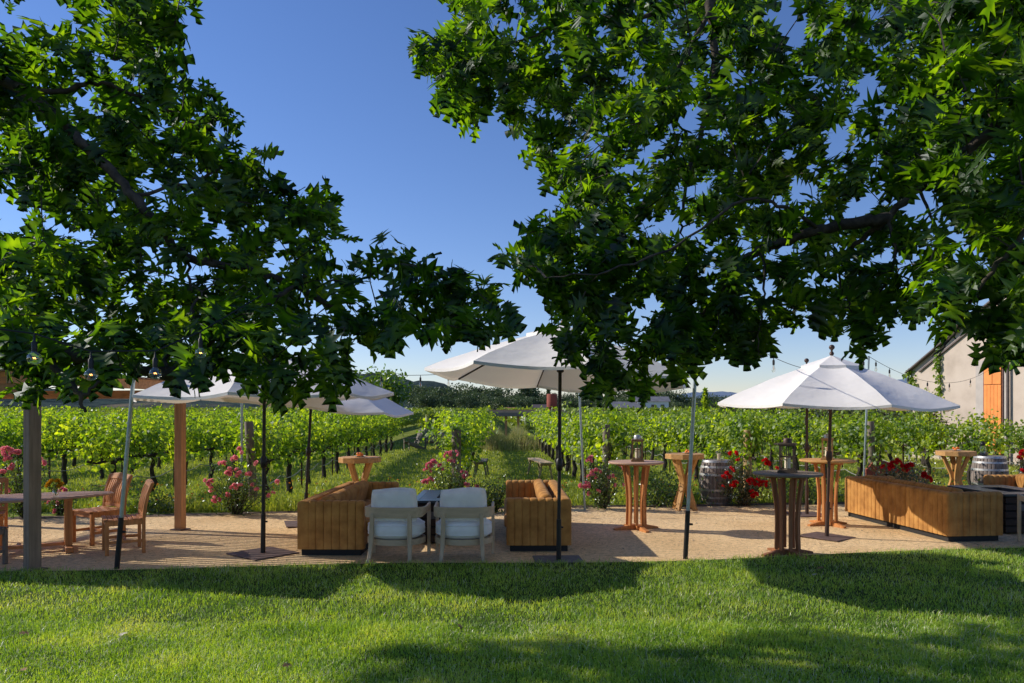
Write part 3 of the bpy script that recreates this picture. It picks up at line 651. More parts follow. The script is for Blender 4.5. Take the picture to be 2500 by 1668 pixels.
# ------------------------------------------------------------------ parasols
def parasol(name, base, R0, rim, apex, pole_mat, label, rz=0, lean=(0, 0), ctilt=(0, 0), plate=(.62, 'rustplate', .5), crank=True, sleeve=None, strap=None):
    """base on the ground, pole, tilting eight-sided canopy with a wind vent"""
    t = thing(name, (base[0], base[1], .012), label, 'parasol', 0, 'white garden parasols', tilt=(lean[0], lean[1]))
    Pm = Matrix.Identity(4)
    b = MB(); b.tube([(0, 0, .03), (0, 0, apex - .06)], .0225, 12); b.build('pole', pole_mat, t)
    b = MB(); b.tube([(0, 0, .01), (0, 0, .52)], .031, 12); b.tube([(.03, 0, .42), (.055, 0, .42)], .012, 8); b.build('base_sleeve', sleeve or pole_mat, t)
    s = plate[0]; b = MB(); b.box((0, 0, .006), (s, s, .014), (0, 0, plate[2])); b.build('base_plate', M[plate[1]], t, bevel=.003)
    if crank:
        b = MB(); b.lathe([(.024, 1.12), (.04, 1.14), (.045, 1.2), (.04, 1.26), (.024, 1.28)], 12); cb = b.build('crank_box', pole_mat, t)
        b = MB(); b.tube([(.04, 0, 1.2), (.08, 0, 1.2), (.09, 0, 1.22), (.14, 0, 1.24)], .008, 6); b.build('crank_handle', pole_mat, cb)
    # canopy frame: tilt about the point on the pole at rim height
    piv = Vector((0, 0, rim)); T = Matrix.Translation(piv) @ Matrix.Rotation(ctilt[0], 4, 'X') @ Matrix.Rotation(ctilt[1], 4, 'Y') @ Matrix.Rotation(rz, 4, 'Z')
    hgt = apex - rim
    def cz(f): return hgt * (1 - (f ** .93)) + .05 * math.sin(PI * f)         # f = r/R from apex to rim
    def surf(f0, f1, lift, sag, hem):
        V = []; nf = 12; na = 8
        for k in range(8):
            a0 = 2 * PI * k / 8; a1 = 2 * PI * (k + 1) / 8
            for i in range(nf + 1):
                f = f0 + (f1 - f0) * i / nf
                for j in range(na + 1):
                    g = j / na; p = Vector((math.cos(a0), math.sin(a0))) * (1 - g) + Vector((math.cos(a1), math.sin(a1))) * g
                    w_ = math.sin(PI * g); p *= (1 - .035 * w_ * f)
                    z = cz(f) + lift - sag * w_ * f * (1.15 - f * .5) + .006 * math.sin(7 * g + 19 * f + k) * f
                    V.append((p.x * R0 * f, p.y * R0 * f, z))
                if i == nf and hem:
                    for j in range(na + 1):
                        v = V[-(na + 1)]; V.append((v[0] * 1.002, v[1] * 1.002, v[2] - hem))
        rows_ = nf + 1 + (1 if hem else 0); st = (na + 1) * rows_
        Fc = [(k * st + i * (na + 1) + j, k * st + i * (na + 1) + j + 1, k * st + (i + 1) * (na + 1) + j + 1, k * st + (i + 1) * (na + 1) + j) for k in range(8) for i in range(rows_ - 1) for j in range(na)]
        return MB().add(V, Fc, T)
    c = surf(.10, 1.0, 0, .075, .035).build('canopy', M['canvas'], t, angle=50)
    surf(.0, .27, .035, .02, .05).build('vent_flap', M['canvas'], c, angle=50)
    b = MB()
    b.lathe([(.0, .17), (.02, .165), (.036, .15), (.042, .13), (.036, .11), (.016, .09), (.014, .07), (.03, .05), (.034, .03), (.02, .01), (.02, -.02)][::-1], 14, (0, 0, hgt + .02))
    b.v = [tuple(T @ Vector(v)) for v in b.v]; b.build('finial', M['bronze'], t)
    for k in range(8):
        a = 2 * PI * k / 8; b = MB(); q = [T @ Vector((math.cos(a) * R0 * f * .995, math.sin(a) * R0 * f * .995, cz(f) - .022)) for f in (.03, .25, .5, .75, 1.0)]
        for i in range(4): b.bar(q[i], q[i + 1], .012, .02)
        rb = b.build('rib', pole_mat, t)
        b = MB(); b.bar(T @ Vector((math.cos(a) * .03, math.sin(a) * .03, hgt * .16)), q[2], .01, .016); b.build('strut', pole_mat, rb)
    b = MB(); b.lathe([(.03, -.05), (.045, -.04), (.045, .03), (.03, .04)], 12, (0, 0, hgt * .16)); b.v = [tuple(T @ Vector(v)) for v in b.v]; b.build('hub', pole_mat, t)
    # rolled tie straps
    if strap is None: return t
    b = MB(); a = R(strap); p0 = Vector((math.cos(a) * R0 * .62, math.sin(a) * R0 * .62, cz(.62) + .012)); tx = Vector((-math.sin(a), math.cos(a), 0))
    [b.tube([T @ (p0 + tx * x * (1 - .2 * q) + Vector((0, 0, .012 * math.sin(x * 60 + q * 2) + .02 * (q % 2)))) for x in [i * .025 - .11 for i in range(10)]], .012, 5) for q in range(4)]; b.build('tie_strap', M['canvas'], c)
    return t
p = gnd(2018.5, 1313); parasol('parasol', p, 1.69, 1.97, 2.66, M['bronze'], 'white parasol on a brown pole, nearest of the pair on the right', rz=R(2), lean=(0, R(1.7)), ctilt=(R(.5), R(-.8)), plate=(.60, 'rustplate', R(42)))
p = gnd(1970, 1258); parasol('parasol', p, 1.60, 2.02, 2.62, M['bronze'], 'white parasol standing behind the front one on the right', rz=R(14), lean=(0, 0), ctilt=(R(-1), 0), plate=(.60, 'rustplate', R(10)))
p = gnd(1364, 1372); parasol('parasol', p, 1.68, 2.30, 2.92, M['black'], 'large white parasol tipped back over the middle loveseat', rz=R(8), lean=(0, R(.4)), ctilt=(R(-2.6), R(2.8)), plate=(.60, 'greyplate', R(4)), strap=-100)
p = gnd(642, 1354); parasol('parasol', p, 1.68, 2.08, 2.68, M['black'], 'white parasol partly hidden by leaves on the left black pole', rz=R(5), lean=(0, R(.5)), ctilt=(R(0), R(-1.5)), plate=(.66, 'rustplate', R(52)))
p = gnd(744, 1282); parasol('parasol', p, 1.68, 2.02, 2.60, M['black'], 'white parasol tilting down to the right behind the brown sofa', rz=R(10), lean=(0, R(3)), ctilt=(R(1), R(3.5)), plate=(.62, 'rustplate', R(20)))

# ------------------------------------------------------------------ light poles and strings
def light_pole(b0, top, label, sleeve=.62, r=.024, mat='galv'):
    t = thing('light_pole', (b0.x, b0.y, 0), label, 'pole'); d = Vector(top) - Vector(b0)
    b = MB(); b.tube([(0, 0, 0), d], r, 10); b.build('tube', M[mat], t)
    if sleeve: b = MB(); b.tube([(0, 0, 0), d.normalized() * sleeve], r * 1.3, 10); b.tube([d.normalized() * (sleeve * .72) + Vector((r, 0, 0)), d.normalized() * (sleeve * .72) + Vector((.07, 0, 0))], .014, 8); b.build('sleeve', M['black'], t)
    return t
b0 = gnd(285, 1390); topA = at(333, 840, b0.y); light_pole(b0, topA, 'galvanised steel pole leaning right with a black foot beside the pergola post')
b0 = gnd(1673, 1366); topB = at(1707, 740, b0.y); light_pole(b0, topB, 'tall galvanised steel pole leaning right with a black foot at the lawn edge')
b0 = Vector(((2107 - 1250) * 16.2 / F, 16.2, 0)); topC = at(2121, 870, 16.2); light_pole(b0, topC, 'pale steel light pole behind the right parasol and long sofa', 0, .022)
b0 = Vector(((590 - 1250) * 14.4 / F, 14.4, 0)); topD = at(591, 868, 14.4); light_pole(b0, topD, 'upright steel light pole behind the pale pink rose bush', 0, .022)
b0 = Vector(((1428 - 1250) * 14.3 / F, 14.3, 0)); topE = at(1410, 862, 14.3); light_pole(b0, topE, 'pale steel light pole leaning left behind the middle parasol', 0, .022)
p = at(1493, 935, 60); light_pole(Vector((p.x, 60, 0)), p, 'far thin utility pole standing above the vineyard', 0, .06)
def bulb_mesh(kind):
    s_ = MB(); g = MB(); f = MB()
    if kind == 'pear':
        s_.lathe([(.0, -.075), (.016, -.075), (.019, -.05), (.019, 0), (.010, .008), (.004, .05)], 10); g.lathe([(.013, -.075), (.020, -.10), (.028, -.13), (.030, -.155), (.022, -.18), (.0, -.19)], 12)
        f.tube([(0, 0, -.09), (.006, 0, -.15)], .0025, 5)
    else:
        s_.lathe([(.0, -.065), (.011, -.065), (.012, -.05), (.012, -.02), (.006, -.012), (.003, .02)], 10)
        g.lathe([(.012, -.062)] + [(.031 * math.cos(q), -.092 + .029 * math.sin(q)) for q in [1.1 - i * .27 for i in range(10)]] + [(0, -.121)], 20)
        f.tube([(-.006, 0, -.088), (-.002, 0, -.094), (.002, 0, -.088), (.006, 0, -.094)], .0014, 5)
    return s_, g, f
BM = {}
def string_lights(pts, bulbs, label, kind='pear', sag=0, drop=.05, lit=False, r=.005):
    t = thing('string_lights', pts[0], label, 'string lights', group=None); P0 = Vector(pts[0]); b = MB()
    b.tube([Vector(p) - P0 for p in pts], r, 6); b.build('cable', M['rubber'], t)
    for q in bulbs:
        q = Vector(q) - P0 - Vector((0, 0, drop))
        if kind not in BM:
            s_, g, f = bulb_mesh(kind); so = s_.build('socket', M['rubber'], t); gl = g.build('bulb', M['bulbglass'], t); fi = f.build('filament', M['glow'] if kind == 'globe' else M['fruit'], gl); so.parent = gl; BM[kind] = gl; gl.location = q
        else:
            gl = copy_tree(BM[kind], t); gl.location = q
def sag_pts(a, b, s, n=24): a = Vector(a); b = Vector(b); return [a.lerp(b, i / n) - Vector((0, 0, 4 * s * (i / n) * (1 - i / n))) for i in range(n + 1)]
def on(pts, px):                                                  # the point of a cable seen at photo column px
    return min(pts, key=lambda p: abs(1250 + p.x / p.y * F - px))
c = sag_pts(topD, topE, .40, 60); string_lights(c, [on(c, x) for x in (640, 730, 860, 931, 1022, 1092, 1167, 1228, 1300)], 'black string lights sagging between the steel poles over the aisle')
pw = Vector((A.x, A.y, 0)) + dirw * (door_t1 + .3); pw = Vector((pw.x - .1, pw.y, 1.9 + (1000 - 866) * pw.y / F))
c = sag_pts(topC, pw, .75, 60); string_lights(c, [on(c, x) for x in (2139, 2174, 2220, 2262, 2319, 2370, 2432)], 'black string lights running from the right steel pole to the barn wall')
c = sag_pts(topB, topC, .55, 60); string_lights(c, [on(c, x) for x in (1764, 1800, 1889, 1980, 2110)], 'black string lights dipping behind the right parasols')
# globe lights hung through the left oak, close to the camera
g0 = [at(-260, 770, 3.3), at(84, 815, 3.45), at(222, 858, 3.6), at(379, 857, 3.75), at(490, 810, 3.95), at(640, 720, 4.3)]
string_lights(g0, g0[1:5], 'glowing clear globe lights hanging from the left oak branch', 'globe', r=.004, drop=.02)

# ------------------------------------------------------------------ pergola at the left
t = thing('pergola', (0, 0, 0), 'redwood pergola with a slatted shade roof at the left edge', 'pergola')
p1 = gnd(79, 1394); p2 = gnd(440, 1294.6)
off = Vector((-4.6, .9, 0)); zt = 2.28
for q, m_, w_ in ((p1, 'greypost', .14), (p2, 'redwood', .125), (p1 + off, 'redwood', .14), (p2 + off, 'redwood', .14)):
    b = MB(); b.box((q.x, q.y, zt / 2 - .05), (w_, w_, zt - .1), (0, 0, R(-33) if q is p1 else R(-12))); po = b.build('post', M[m_], t, bevel=.006)
    MB().box((q.x, q.y, .012), (w_ * 1.7, w_ * 1.7, .02), (0, 0, R(-20))).build('post_base', M['rustplate'], po)
dpp = (p2 - p1).normalized(); dof = off.normalized()
for q in (p1, p2): b = MB(); b.bar(q - dof * .05 + Vector((0, 0, 2.14)), q + off * 1.1 + Vector((0, 0, 2.14)), .07, .13, up=(0, 0, 1)); b.build('beam', M['beam'], t, bevel=.004)
for q in (p1, p1 + off): b = MB(); b.bar(q - dpp * .35 + Vector((0, 0, 2.265)), q + (p2 - p1) + dpp * .35 + Vector((0, 0, 2.265)), .06, .14, up=(0, 0, 1)); b.build('side_beam', M['beam'], t, bevel=.004)
b = MB(); n = 34
for i in range(n):
    q = p1 - dpp * .3 + (p2 - p1 + dpp * .6) * (i / (n - 1)); b.bar(q - dof * .15 + Vector((0, 0, 2.35)), q + off * 1.1 + Vector((0, 0, 2.35)), (.112 if i < 12 else .055), .02, up=(0, 0, 1))  # first slats widened to cast a solid shade band on the lawn
b.build('roof_slats', M['slatroof'], t)

# ------------------------------------------------------------------ upholstered sofas with channel tufting
def channel(mb, T, s0, s1, thick, z0, z1, w=.105, r=.055, amp=.017, t0=0, closed=False, er=.03):
    """panel running along local axis 0 (s), thickness along axis 1 (t), height z"""
    prof = []
    def arc(cx, cz, a0, a1, n=5):
        for i in range(n + 1): a = a0 + (a1 - a0) * i / n; prof.append((cx + r * math.cos(a), cz + r * math.sin(a), math.cos(a), math.sin(a)))
    if closed: arc(t0 + r, z0 + r, -PI / 2, -PI)
    else: prof.append((t0, z0, -1, 0)); prof.append((t0, (z0 + z1) / 2, -1, 0))
    arc(t0 + r, z1 - r, PI, PI / 2); arc(t0 + thick - r, z1 - r, PI / 2, 0)
    if closed: arc(t0 + thick - r, z0 + r, 0, -PI / 2)
    else: prof.append((t0 + thick, (z0 + z1) / 2, 1, 0)); prof.append((t0 + thick, z0, 1, 0))
    L = s1 - s0; nch = max(1, round(L / w)); w = L / nch; S = []
    for k in range(nch):
        for j in (0, .05, .13, .3, .5, .7, .87, .95): S.append(w * (k + j))
    S.append(L); S = sorted(set(S + [er * .15, er * .5, L - er * .15, L - er * .5])); V = []; m = len(prof)
    for s in S:
        ph = (s / w) % 1.0; o = -amp * (1 - abs(math.sin(PI * ph)) ** .30)
        if s < 1e-5 or s > L - 1e-5: o = 0
        dd = min(s, L - s); e = er - math.sqrt(max(0, er * er - (er - min(dd, er)) ** 2)); o = min(0, o if dd > er else o * dd / er) - e
        for (tt, z, nx, nz) in prof: V.append((s0 + s, tt + nx * o, z + nz * o))
    n = len(S); Fc = [(i * m + k, i * m + k + 1, (i + 1) * m + k + 1, (i + 1) * m + k) for i in range(n - 1) for k in range(m - 1)]
    if closed: Fc += [(i * m + m - 1, i * m, (i + 1) * m, (i + 1) * m + m - 1) for i in range(n - 1)]
    Fc += [tuple(range(m - 1, -1, -1)), tuple((n - 1) * m + k for k in range(m))]
    mb.add(V, Fc, T)
def sofa(name, loc, rz, L, label, flip=1, W=.87, zt=.71, splits=(.98, .77), ncush=3):
    """local: y from the near arm to the far arm, back along x = 0, open side towards +x (times flip)"""
    t = thing(name, loc, label, 'sofa', rz, 'rust velvet channel tufted sofas')
    fx = Matrix.Diagonal((flip, 1, 1, 1)); z0 = .085; A_ = .17
    sw = fx @ Matrix(((0, 1, 0, 0), (1, 0, 0, 0), (0, 0, 1, 0), (0, 0, 0, 1)))      # s along y, t along x
    c = [0] + [sum(splits[:i + 1]) for i in range(len(splits))] + [L]
    for i in range(len(c) - 1):
        b = MB(); channel(b, sw, c[i] + (0 if i == 0 else .004), c[i + 1] - .004, A_, z0, zt, er=.03); b.build('back', M['velvet'], t, angle=70)
    for y in (0, L - A_):
        Ta = fx @ Matrix.Translation((0, y, 0)); b = MB(); channel(b, Ta, A_ - .03, W, A_, z0, zt, er=.035); b.build('arm', M['velvet'], t, angle=70)
    il = L - 2 * A_
    b = MB(); b.box((flip * (A_ + (W - A_) / 2 - .02), L / 2, .19), (W - A_ - .02, il - .004, .2)); b.build('seat_base', M['velvet'], t, bevel=.02)
    ws = il / ncush
    for i in range(ncush):
        y0 = A_ + ws * i
        b = MB(); channel(b, fx @ Matrix.Translation((0, y0 + .004, 0)) , A_ + .16, W + .03, ws - .008, .29, .435, w=.2, r=.045, amp=.0, closed=True, er=.045); b.build('seat_cushion', M['velvet'], t, angle=80)
        Tb = fx @ Matrix.Translation((A_ + .005, 0, .40)) @ Matrix.Rotation(R(12), 4, 'Y') @ Matrix.Translation((-A_, 0, -.40)) @ Matrix(((0, 1, 0, 0), (1, 0, 0, 0), (0, 0, 1, 0), (0, 0, 0, 1)))
        b = MB(); channel(b, Tb, y0 + .006, y0 + ws - .006, .17, .42, .77, w=.085, r=.07, amp=.014, t0=A_ + .01, closed=True, er=.06); b.build('back_cushion', M['velvet'], t, angle=80)
    b = MB(); b.box((flip * W / 2, L / 2, .043), (W - .10, L - .10, .085)); b.build('plinth', M['plinth'], t)
    return t
p = gnd(724, 1359); sofa('velvet_sofa', (p.x + .0, p.y, .008), R(-1.2), 2.72, 'long rust velvet sofa at the left of the middle fire table, its arm towards us')
p = gnd(1396, 1349); sofa('velvet_loveseat', (p.x, p.y, .008), R(.6), 2.72, 'rust velvet sofa behind the black parasol pole, its back to the right', flip=-1)
p = gnd(2313, 1326); sofa('velvet_sofa', (p.x, p.y, .008), R(5.8), 2.74, 'sunlit rust velvet sofa in three sections with its back to the bistro tables', splits=(.99, .79))
sofa('velvet_sofa', (9.45, 11.1, .008), R(0), 2.72, 'rust velvet sofa cut by the right edge of the photo beside the barrel', flip=-1)

# ------------------------------------------------------------------ armchairs
def arm_path(w=.37, d=.54, n=9, r=.30):
    L = [(-w, d), (-w * 1.0, d * .6)]
    for i in range(n + 1):
        a = PI + (PI) * i / n; L.append((w * math.copysign(abs(math.cos(a)) ** .55, math.cos(a)), .30 - .33 * abs(math.sin(a)) ** .55))
    L += [(w, d * .6), (w, d)]
    out = []
    for i in range(len(L) - 1):
        for k in range(3): out.append((L[i][0] + (L[i + 1][0] - L[i][0]) * k / 3, L[i][1] + (L[i + 1][1] - L[i][1]) * k / 3))
    return out + [L[-1]]
def armchair(loc, rz, label):
    t = thing('lounge_armchair', loc, label, 'armchair', rz, 'bleached wood armchairs with white cushions'); P_ = arm_path()
    n = len(P_); lo = []; hi = []
    for x, y in P_:
        f = max(0, min(1, (y - .08) / .46)); lo.append(.545 + .055 * f); hi.append(.675 - .02 * math.sin(PI * f) + .0 * f + .012 * f)
    MB().band(P_, .026, lo, hi).build('arm_rail', M['ash_x'], t, bevel=.005, angle=50)
    ring = [(.355 * math.cos(a), .27 + .30 * math.sin(a)) for a in [2 * PI * i / 40 for i in range(40)]]
    MB().band(ring, .03, .205, .275, closed=True).build('seat_ring', M['ash_x'], t, angle=50)
    MB().add([(x * .98, y * .98 + .004, .262) for x, y in ring], [tuple(range(40))]).build('seat_deck', M['ash_x'], t)
    for s in (-1, 1):
        b = MB(); q = [Vector((s * .235, -.012, .60)), Vector((s * .240, -.022, .42)), Vector((s * .245, -.03, .24)), Vector((s * .252, -.055, .1)), Vector((s * .262, -.11, 0))]
        V = []; wd = [.048, .05, .052, .046, .038]
        for i, p_ in enumerate(q): V += [(p_.x - wd[i] / 2, p_.y - wd[i] / 2, p_.z), (p_.x + wd[i] / 2, p_.y - wd[i] / 2, p_.z), (p_.x + wd[i] / 2, p_.y + wd[i] / 2, p_.z), (p_.x - wd[i] / 2, p_.y + wd[i] / 2, p_.z)]
        b.add(V, [(i * 4 + k, i * 4 + (k + 1) % 4, i * 4 + 4 + (k + 1) % 4, i * 4 + 4 + k) for i in range(4) for k in range(4)] + [(3, 2, 1, 0), (16, 17, 18, 19)])
        b.build('leg', M['ash'], t, bevel=.005)
        b = MB(); b.box((s * .365, .52, .335), (.042, .036, .67), taper=1.0); b.build('leg', M['ash'], t, bevel=.005)
    b = MB(); b.blob((0, .27, .385), (.36, .32, .14), (.72, .88), 40, 18); sc_ = b.build('seat_cushion', M['linen'], t, angle=80)
    b = MB()
    for z in (.33, .445): b.tube([(.353 * math.copysign(abs(math.cos(a)) ** .85, math.cos(a)), .27 + .313 * math.copysign(abs(math.sin(a)) ** .85, math.sin(a)), z) for a in [2 * PI * i / 40 for i in range(41)]], .006, 5)
    b.build('piping', M['linen'], sc_)
    # back pillow: softly squared with pinched corners
    V = []; nx, nz = 22, 16; w_, h_ = .30, .235
    def pil(u, v, sgn):
        u0, v0 = u, v; u = u * (1 - .09 * v * v * u * u); v = v * (1 - .07 * u0 * u0 * v0 * v0)
        e = (1 - u0 ** 4) * (1 - v0 ** 4); th = .118 * max(e, 0) ** .5; k = 1 - .025 * (1 - v * v); kz = 1 - .035 * (1 - u * u)
        wr = .004 * math.sin(u * 23 + v * 5) * (1 - abs(v) * .3) * (1 if e > .02 else 0)
        return (u * w_ * k, .135 + .03 * (1 - v) * .5 + sgn * (th + wr), .665 + v * h_ * kz + (.014 * math.sin(u * 2.2 + .6) * v if v > 0 else 0))
    for sgn in (1, -1):
        for j in range(nz + 1):
            for i in range(nx + 1): V.append(pil(-1 + 2 * i / nx, -1 + 2 * j / nz, sgn))
    m = (nx + 1) * (nz + 1); Fc = []
    for s in (0, 1): Fc += [(s * m + j * (nx + 1) + i, s * m + j * (nx + 1) + i + 1, s * m + (j + 1) * (nx + 1) + i + 1, s * m + (j + 1) * (nx + 1) + i) for j in range(nz) for i in range(nx)]
    bp = MB().add(V, Fc).build('back_cushion', M['linen'], t, angle=80)
    b = MB(); q = [pil(-1 + 2 * i / nx, 1, 0) for i in range(nx + 1)] + [pil(1, 1 - 2 * j / nz, 0) for j in range(nz + 1)] + [pil(1 - 2 * i / nx, -1, 0) for i in range(nx + 1)] + [pil(-1, -1 + 2 * j / nz, 0) for j in range(nz + 1)]
    b.tube(q, .007, 5); b.build('piping', M['linen'], bp)
    return t
armchair((-1.50, 9.40, .01), R(-6), 'bleached wood armchair seen from behind, left of the two before the fire table')
armchair((-.615, 9.42, .01), R(0), 'bleached wood armchair seen from behind, right of the two before the fire table')
armchair((7.60, 10.32, .01), R(-4), 'bleached wood armchair cut off by the right edge beside the dark fire table')

# ------------------------------------------------------------------ fire tables
def fire_table(cx, cy, w, d, rz, label):
    t = thing('fire_table', (cx, cy, .008), label, 'fire table', rz, None); z = .60; ow_, od = .30, .62
    b = MB(); fw = .09
    b.box((0, -d / 2 + fw / 2, z), (w, fw, .035)); b.box((0, d / 2 - fw / 2, z), (w, fw, .035)); b.box((-w / 2 + fw / 2, 0, z), (fw, d - 2 * fw, .035)); b.box((w / 2 - fw / 2, 0, z), (fw, d - 2 * fw, .035))
    iw = w - 2 * fw; n = 14; pitch = (d - 2 * fw) / n
    for i in range(n):
        y = -d / 2 + fw + pitch * (i + .5)
        if abs(y) < od / 2 + pitch / 2:
            sw_ = (iw - ow_) / 2 - .01
            for s in (-1, 1): b.box((s * (ow_ / 2 + .01 + sw_ / 2), y, z), (sw_, pitch - .012, .03))
        else: b.box((0, y, z), (iw - .006, pitch - .012, .03))
    b.build('table_top', M['firetop'], t, bevel=.003)
    b = MB(); b.box((0, 0, z - .06), (ow_ + .02, od + .02, .02)); 
    for s in (-1, 1): b.box((s * (ow_ / 2), 0, z - .02), (.012, od, .08)); b.box((0, s * od / 2, z - .02), (ow_, .012, .08))
    b.build('burner_tray', M['plinth'], t); b = MB(); b.blob((0, 0, z - .045), (ow_ / 2 - .015, od / 2 - .02, .03), (.4, .3)); b.build('fire_glass', M['fireglass'], t)
    b = MB(); bw, bd = w - .16, d - .2
    for k in range(5):
        zz = .07 + k * .112
        for s in (-1, 1): b.box((0, s * bd / 2, zz), (bw, .025, .09)); b.box((s * bw / 2, 0, zz), (.025, bd - .03, .09))
    b.build('side_slats', M['firebody'], t, bevel=.003); MB().box((0, 0, .29), (bw - .06, bd - .06, .55)).build('core', M['plinth'], t)
    b = MB(); b.box((-bw * .2, -bd / 2 - .016, .40), (.13, .004, .10)); b.build('warning_plate', M['greyplate'], t)
fire_table(-.93, 11.30, .95, 1.42, 0, 'dark slatted fire table between the two middle sofas')
fire_table(7.85, 12.1, .98, 1.35, R(4), 'dark slatted fire table beside the long sunlit sofa on the right')

# ------------------------------------------------------------------ tables
def bistro(loc, rz, label, top='teak_top', leg='teak'):
    t = thing('bistro_table', loc, label, 'bar table', rz, 'round teak bar tables')
    b = MB(); b.lathe([(.36, 1.035), (.425, 1.037), (.435, 1.048), (.435, 1.062), (.428, 1.07), (0, 1.07)], 48); b.build('table_top', M[top], t, angle=30)
    b = MB(); b.box((0, 0, 1.02), (.62, .07, .03)); b.box((0, 0, 1.018), (.07, .62, .032)); b.build('top_brace', M[leg], t)
    for k in range(8):
        a = 2 * PI * k / 8 + PI / 8; b = MB(); V = []; n = 10
        for i in range(n + 1):
            f = i / n; z = .07 + .935 * f; r = .145 - .01 * math.sin(PI * f) + .055 * max(0, f - .35) ** 1.7 / .48
            for (dr_, ds) in ((-.02, -.022), (.02, -.022), (.02, .022), (-.02, .022)): V.append(((r + dr_) * math.cos(a) - ds * math.sin(a), (r + dr_) * math.sin(a) + ds * math.cos(a), z))
        b.add(V, [(i * 4 + q, i * 4 + (q + 1) % 4, i * 4 + 4 + (q + 1) % 4, i * 4 + 4 + q) for i in range(n) for q in range(4)] + [(3, 2, 1, 0), tuple(n * 4 + q for q in range(4))]); b.build('slat_leg', M[leg], t, bevel=.004)
    for k in range(2):
        b = MB(); L = .38
        for s in (-1, 1): b.add([(0, -.03, .0), (s * L, -.03, .0), (s * L, -.03, .025), (s * .15, -.03, .07 - k * .003), (0, -.03, .07 - k * .003), (0, .03, .0), (s * L, .03, .0), (s * L, .03, .025), (s * .15, .03, .07 - k * .003), (0, .03, .07 - k * .003)],
            [(0, 1, 2, 3, 4), (9, 8, 7, 6, 5), (0, 5, 6, 1), (1, 6, 7, 2), (2, 7, 8, 3), (3, 8, 9, 4)], Matrix.Rotation(k * PI / 2, 4, 'Z'))
        b.build('foot', M[leg if k == 0 else leg], t)
    return t
p = gnd(1553, 1293); T1 = Vector((p.x, p.y, .008)); bistro(T1, R(18), 'round teak bar table with a lantern between middle sofa and steel pole')
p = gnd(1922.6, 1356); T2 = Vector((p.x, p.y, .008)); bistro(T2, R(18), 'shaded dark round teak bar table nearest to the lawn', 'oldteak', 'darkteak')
p = gnd(2020, 1283); T3 = Vector((p.x, p.y, .008)); bistro(T3, R(20), 'golden round teak bar table behind the right parasol pole', 'pine_x')
def hourglass(loc, rz, label, r=.37):
    t = thing('log_table', loc, label, 'bar table', rz, 'thick topped bar tables on crossing timbers')
    b = MB(); b.lathe([(r, .965), (r, 1.05), (r - .006, 1.056), (0, 1.056)], 10); b.build('table_top', M['pine_x'], t, angle=20)
    for k in range(4):
        a = PI / 4 + k * PI / 2; c_, s_ = math.cos(a), math.sin(a); b = MB()
        pts = [(.23, 0), (.085, .40), (.06, .50), (.085, .60), (.235, .965)]; V = []
        for rr_, z in pts:
            for d1, d2 in ((-.035, -.045), (.035, -.045), (.035, .045), (-.035, .045)): V.append(((rr_ + d1) * c_ - d2 * s_, (rr_ + d1) * s_ + d2 * c_, z))
        b.add(V, [(i * 4 + q, i * 4 + (q + 1) % 4, i * 4 + 4 + (q + 1) % 4, i * 4 + 4 + q) for i in range(4) for q in range(4)] + [(3, 2, 1, 0), (16, 17, 18, 19)]); b.build('leg', M['pine'], t, bevel=.006)
L1 = Vector((-2.68, 13.35, .008)); hourglass(L1, R(15), 'thick topped timber table standing behind the long left sofa')
L2 = Vector((3.27, 14.35, .008)); hourglass(L2, R(0), 'thick topped timber table left of the shaded barrel')
L3 = Vector((8.96, 15.3, .008)); hourglass(L3, R(30), 'thick topped timber table left of the right barrel')
def fruit_plate(loc, z, label, seed):
    t = thing('fruit_plate', (loc.x, loc.y, loc.z + z), label, 'plate', group=None); rr = random.Random(seed)
    b = MB(); b.lathe([(0, 0), (.06, 0), (.10, .02), (.105, .024), (.06, .008), (0, .008)], 24); b.build('plate', M['china'], t)
    for k in range(6): a = rr.uniform(0, 6.3); q = rr.uniform(.0, .06); b = MB(); b.blob((q * math.cos(a), q * math.sin(a), .035 + .02 * (k % 2)), (.028, .028, .026), nu=12, nv=8); b.build('fruit', M['fruit'], t)
fruit_plate(L1 + Vector((.0, 0, 0)), 1.056, 'small white plate of orange fruit on the table behind the left sofa', 1)
fruit_plate(L2 + Vector((.05, 0, 0)), 1.056, 'small white plate of orange fruit on the table left of the steel pole', 2)
fruit_plate(L3 + Vector((0, 0, 0)), 1.056, 'small white plate of orange fruit on the table beside the right barrel', 3)
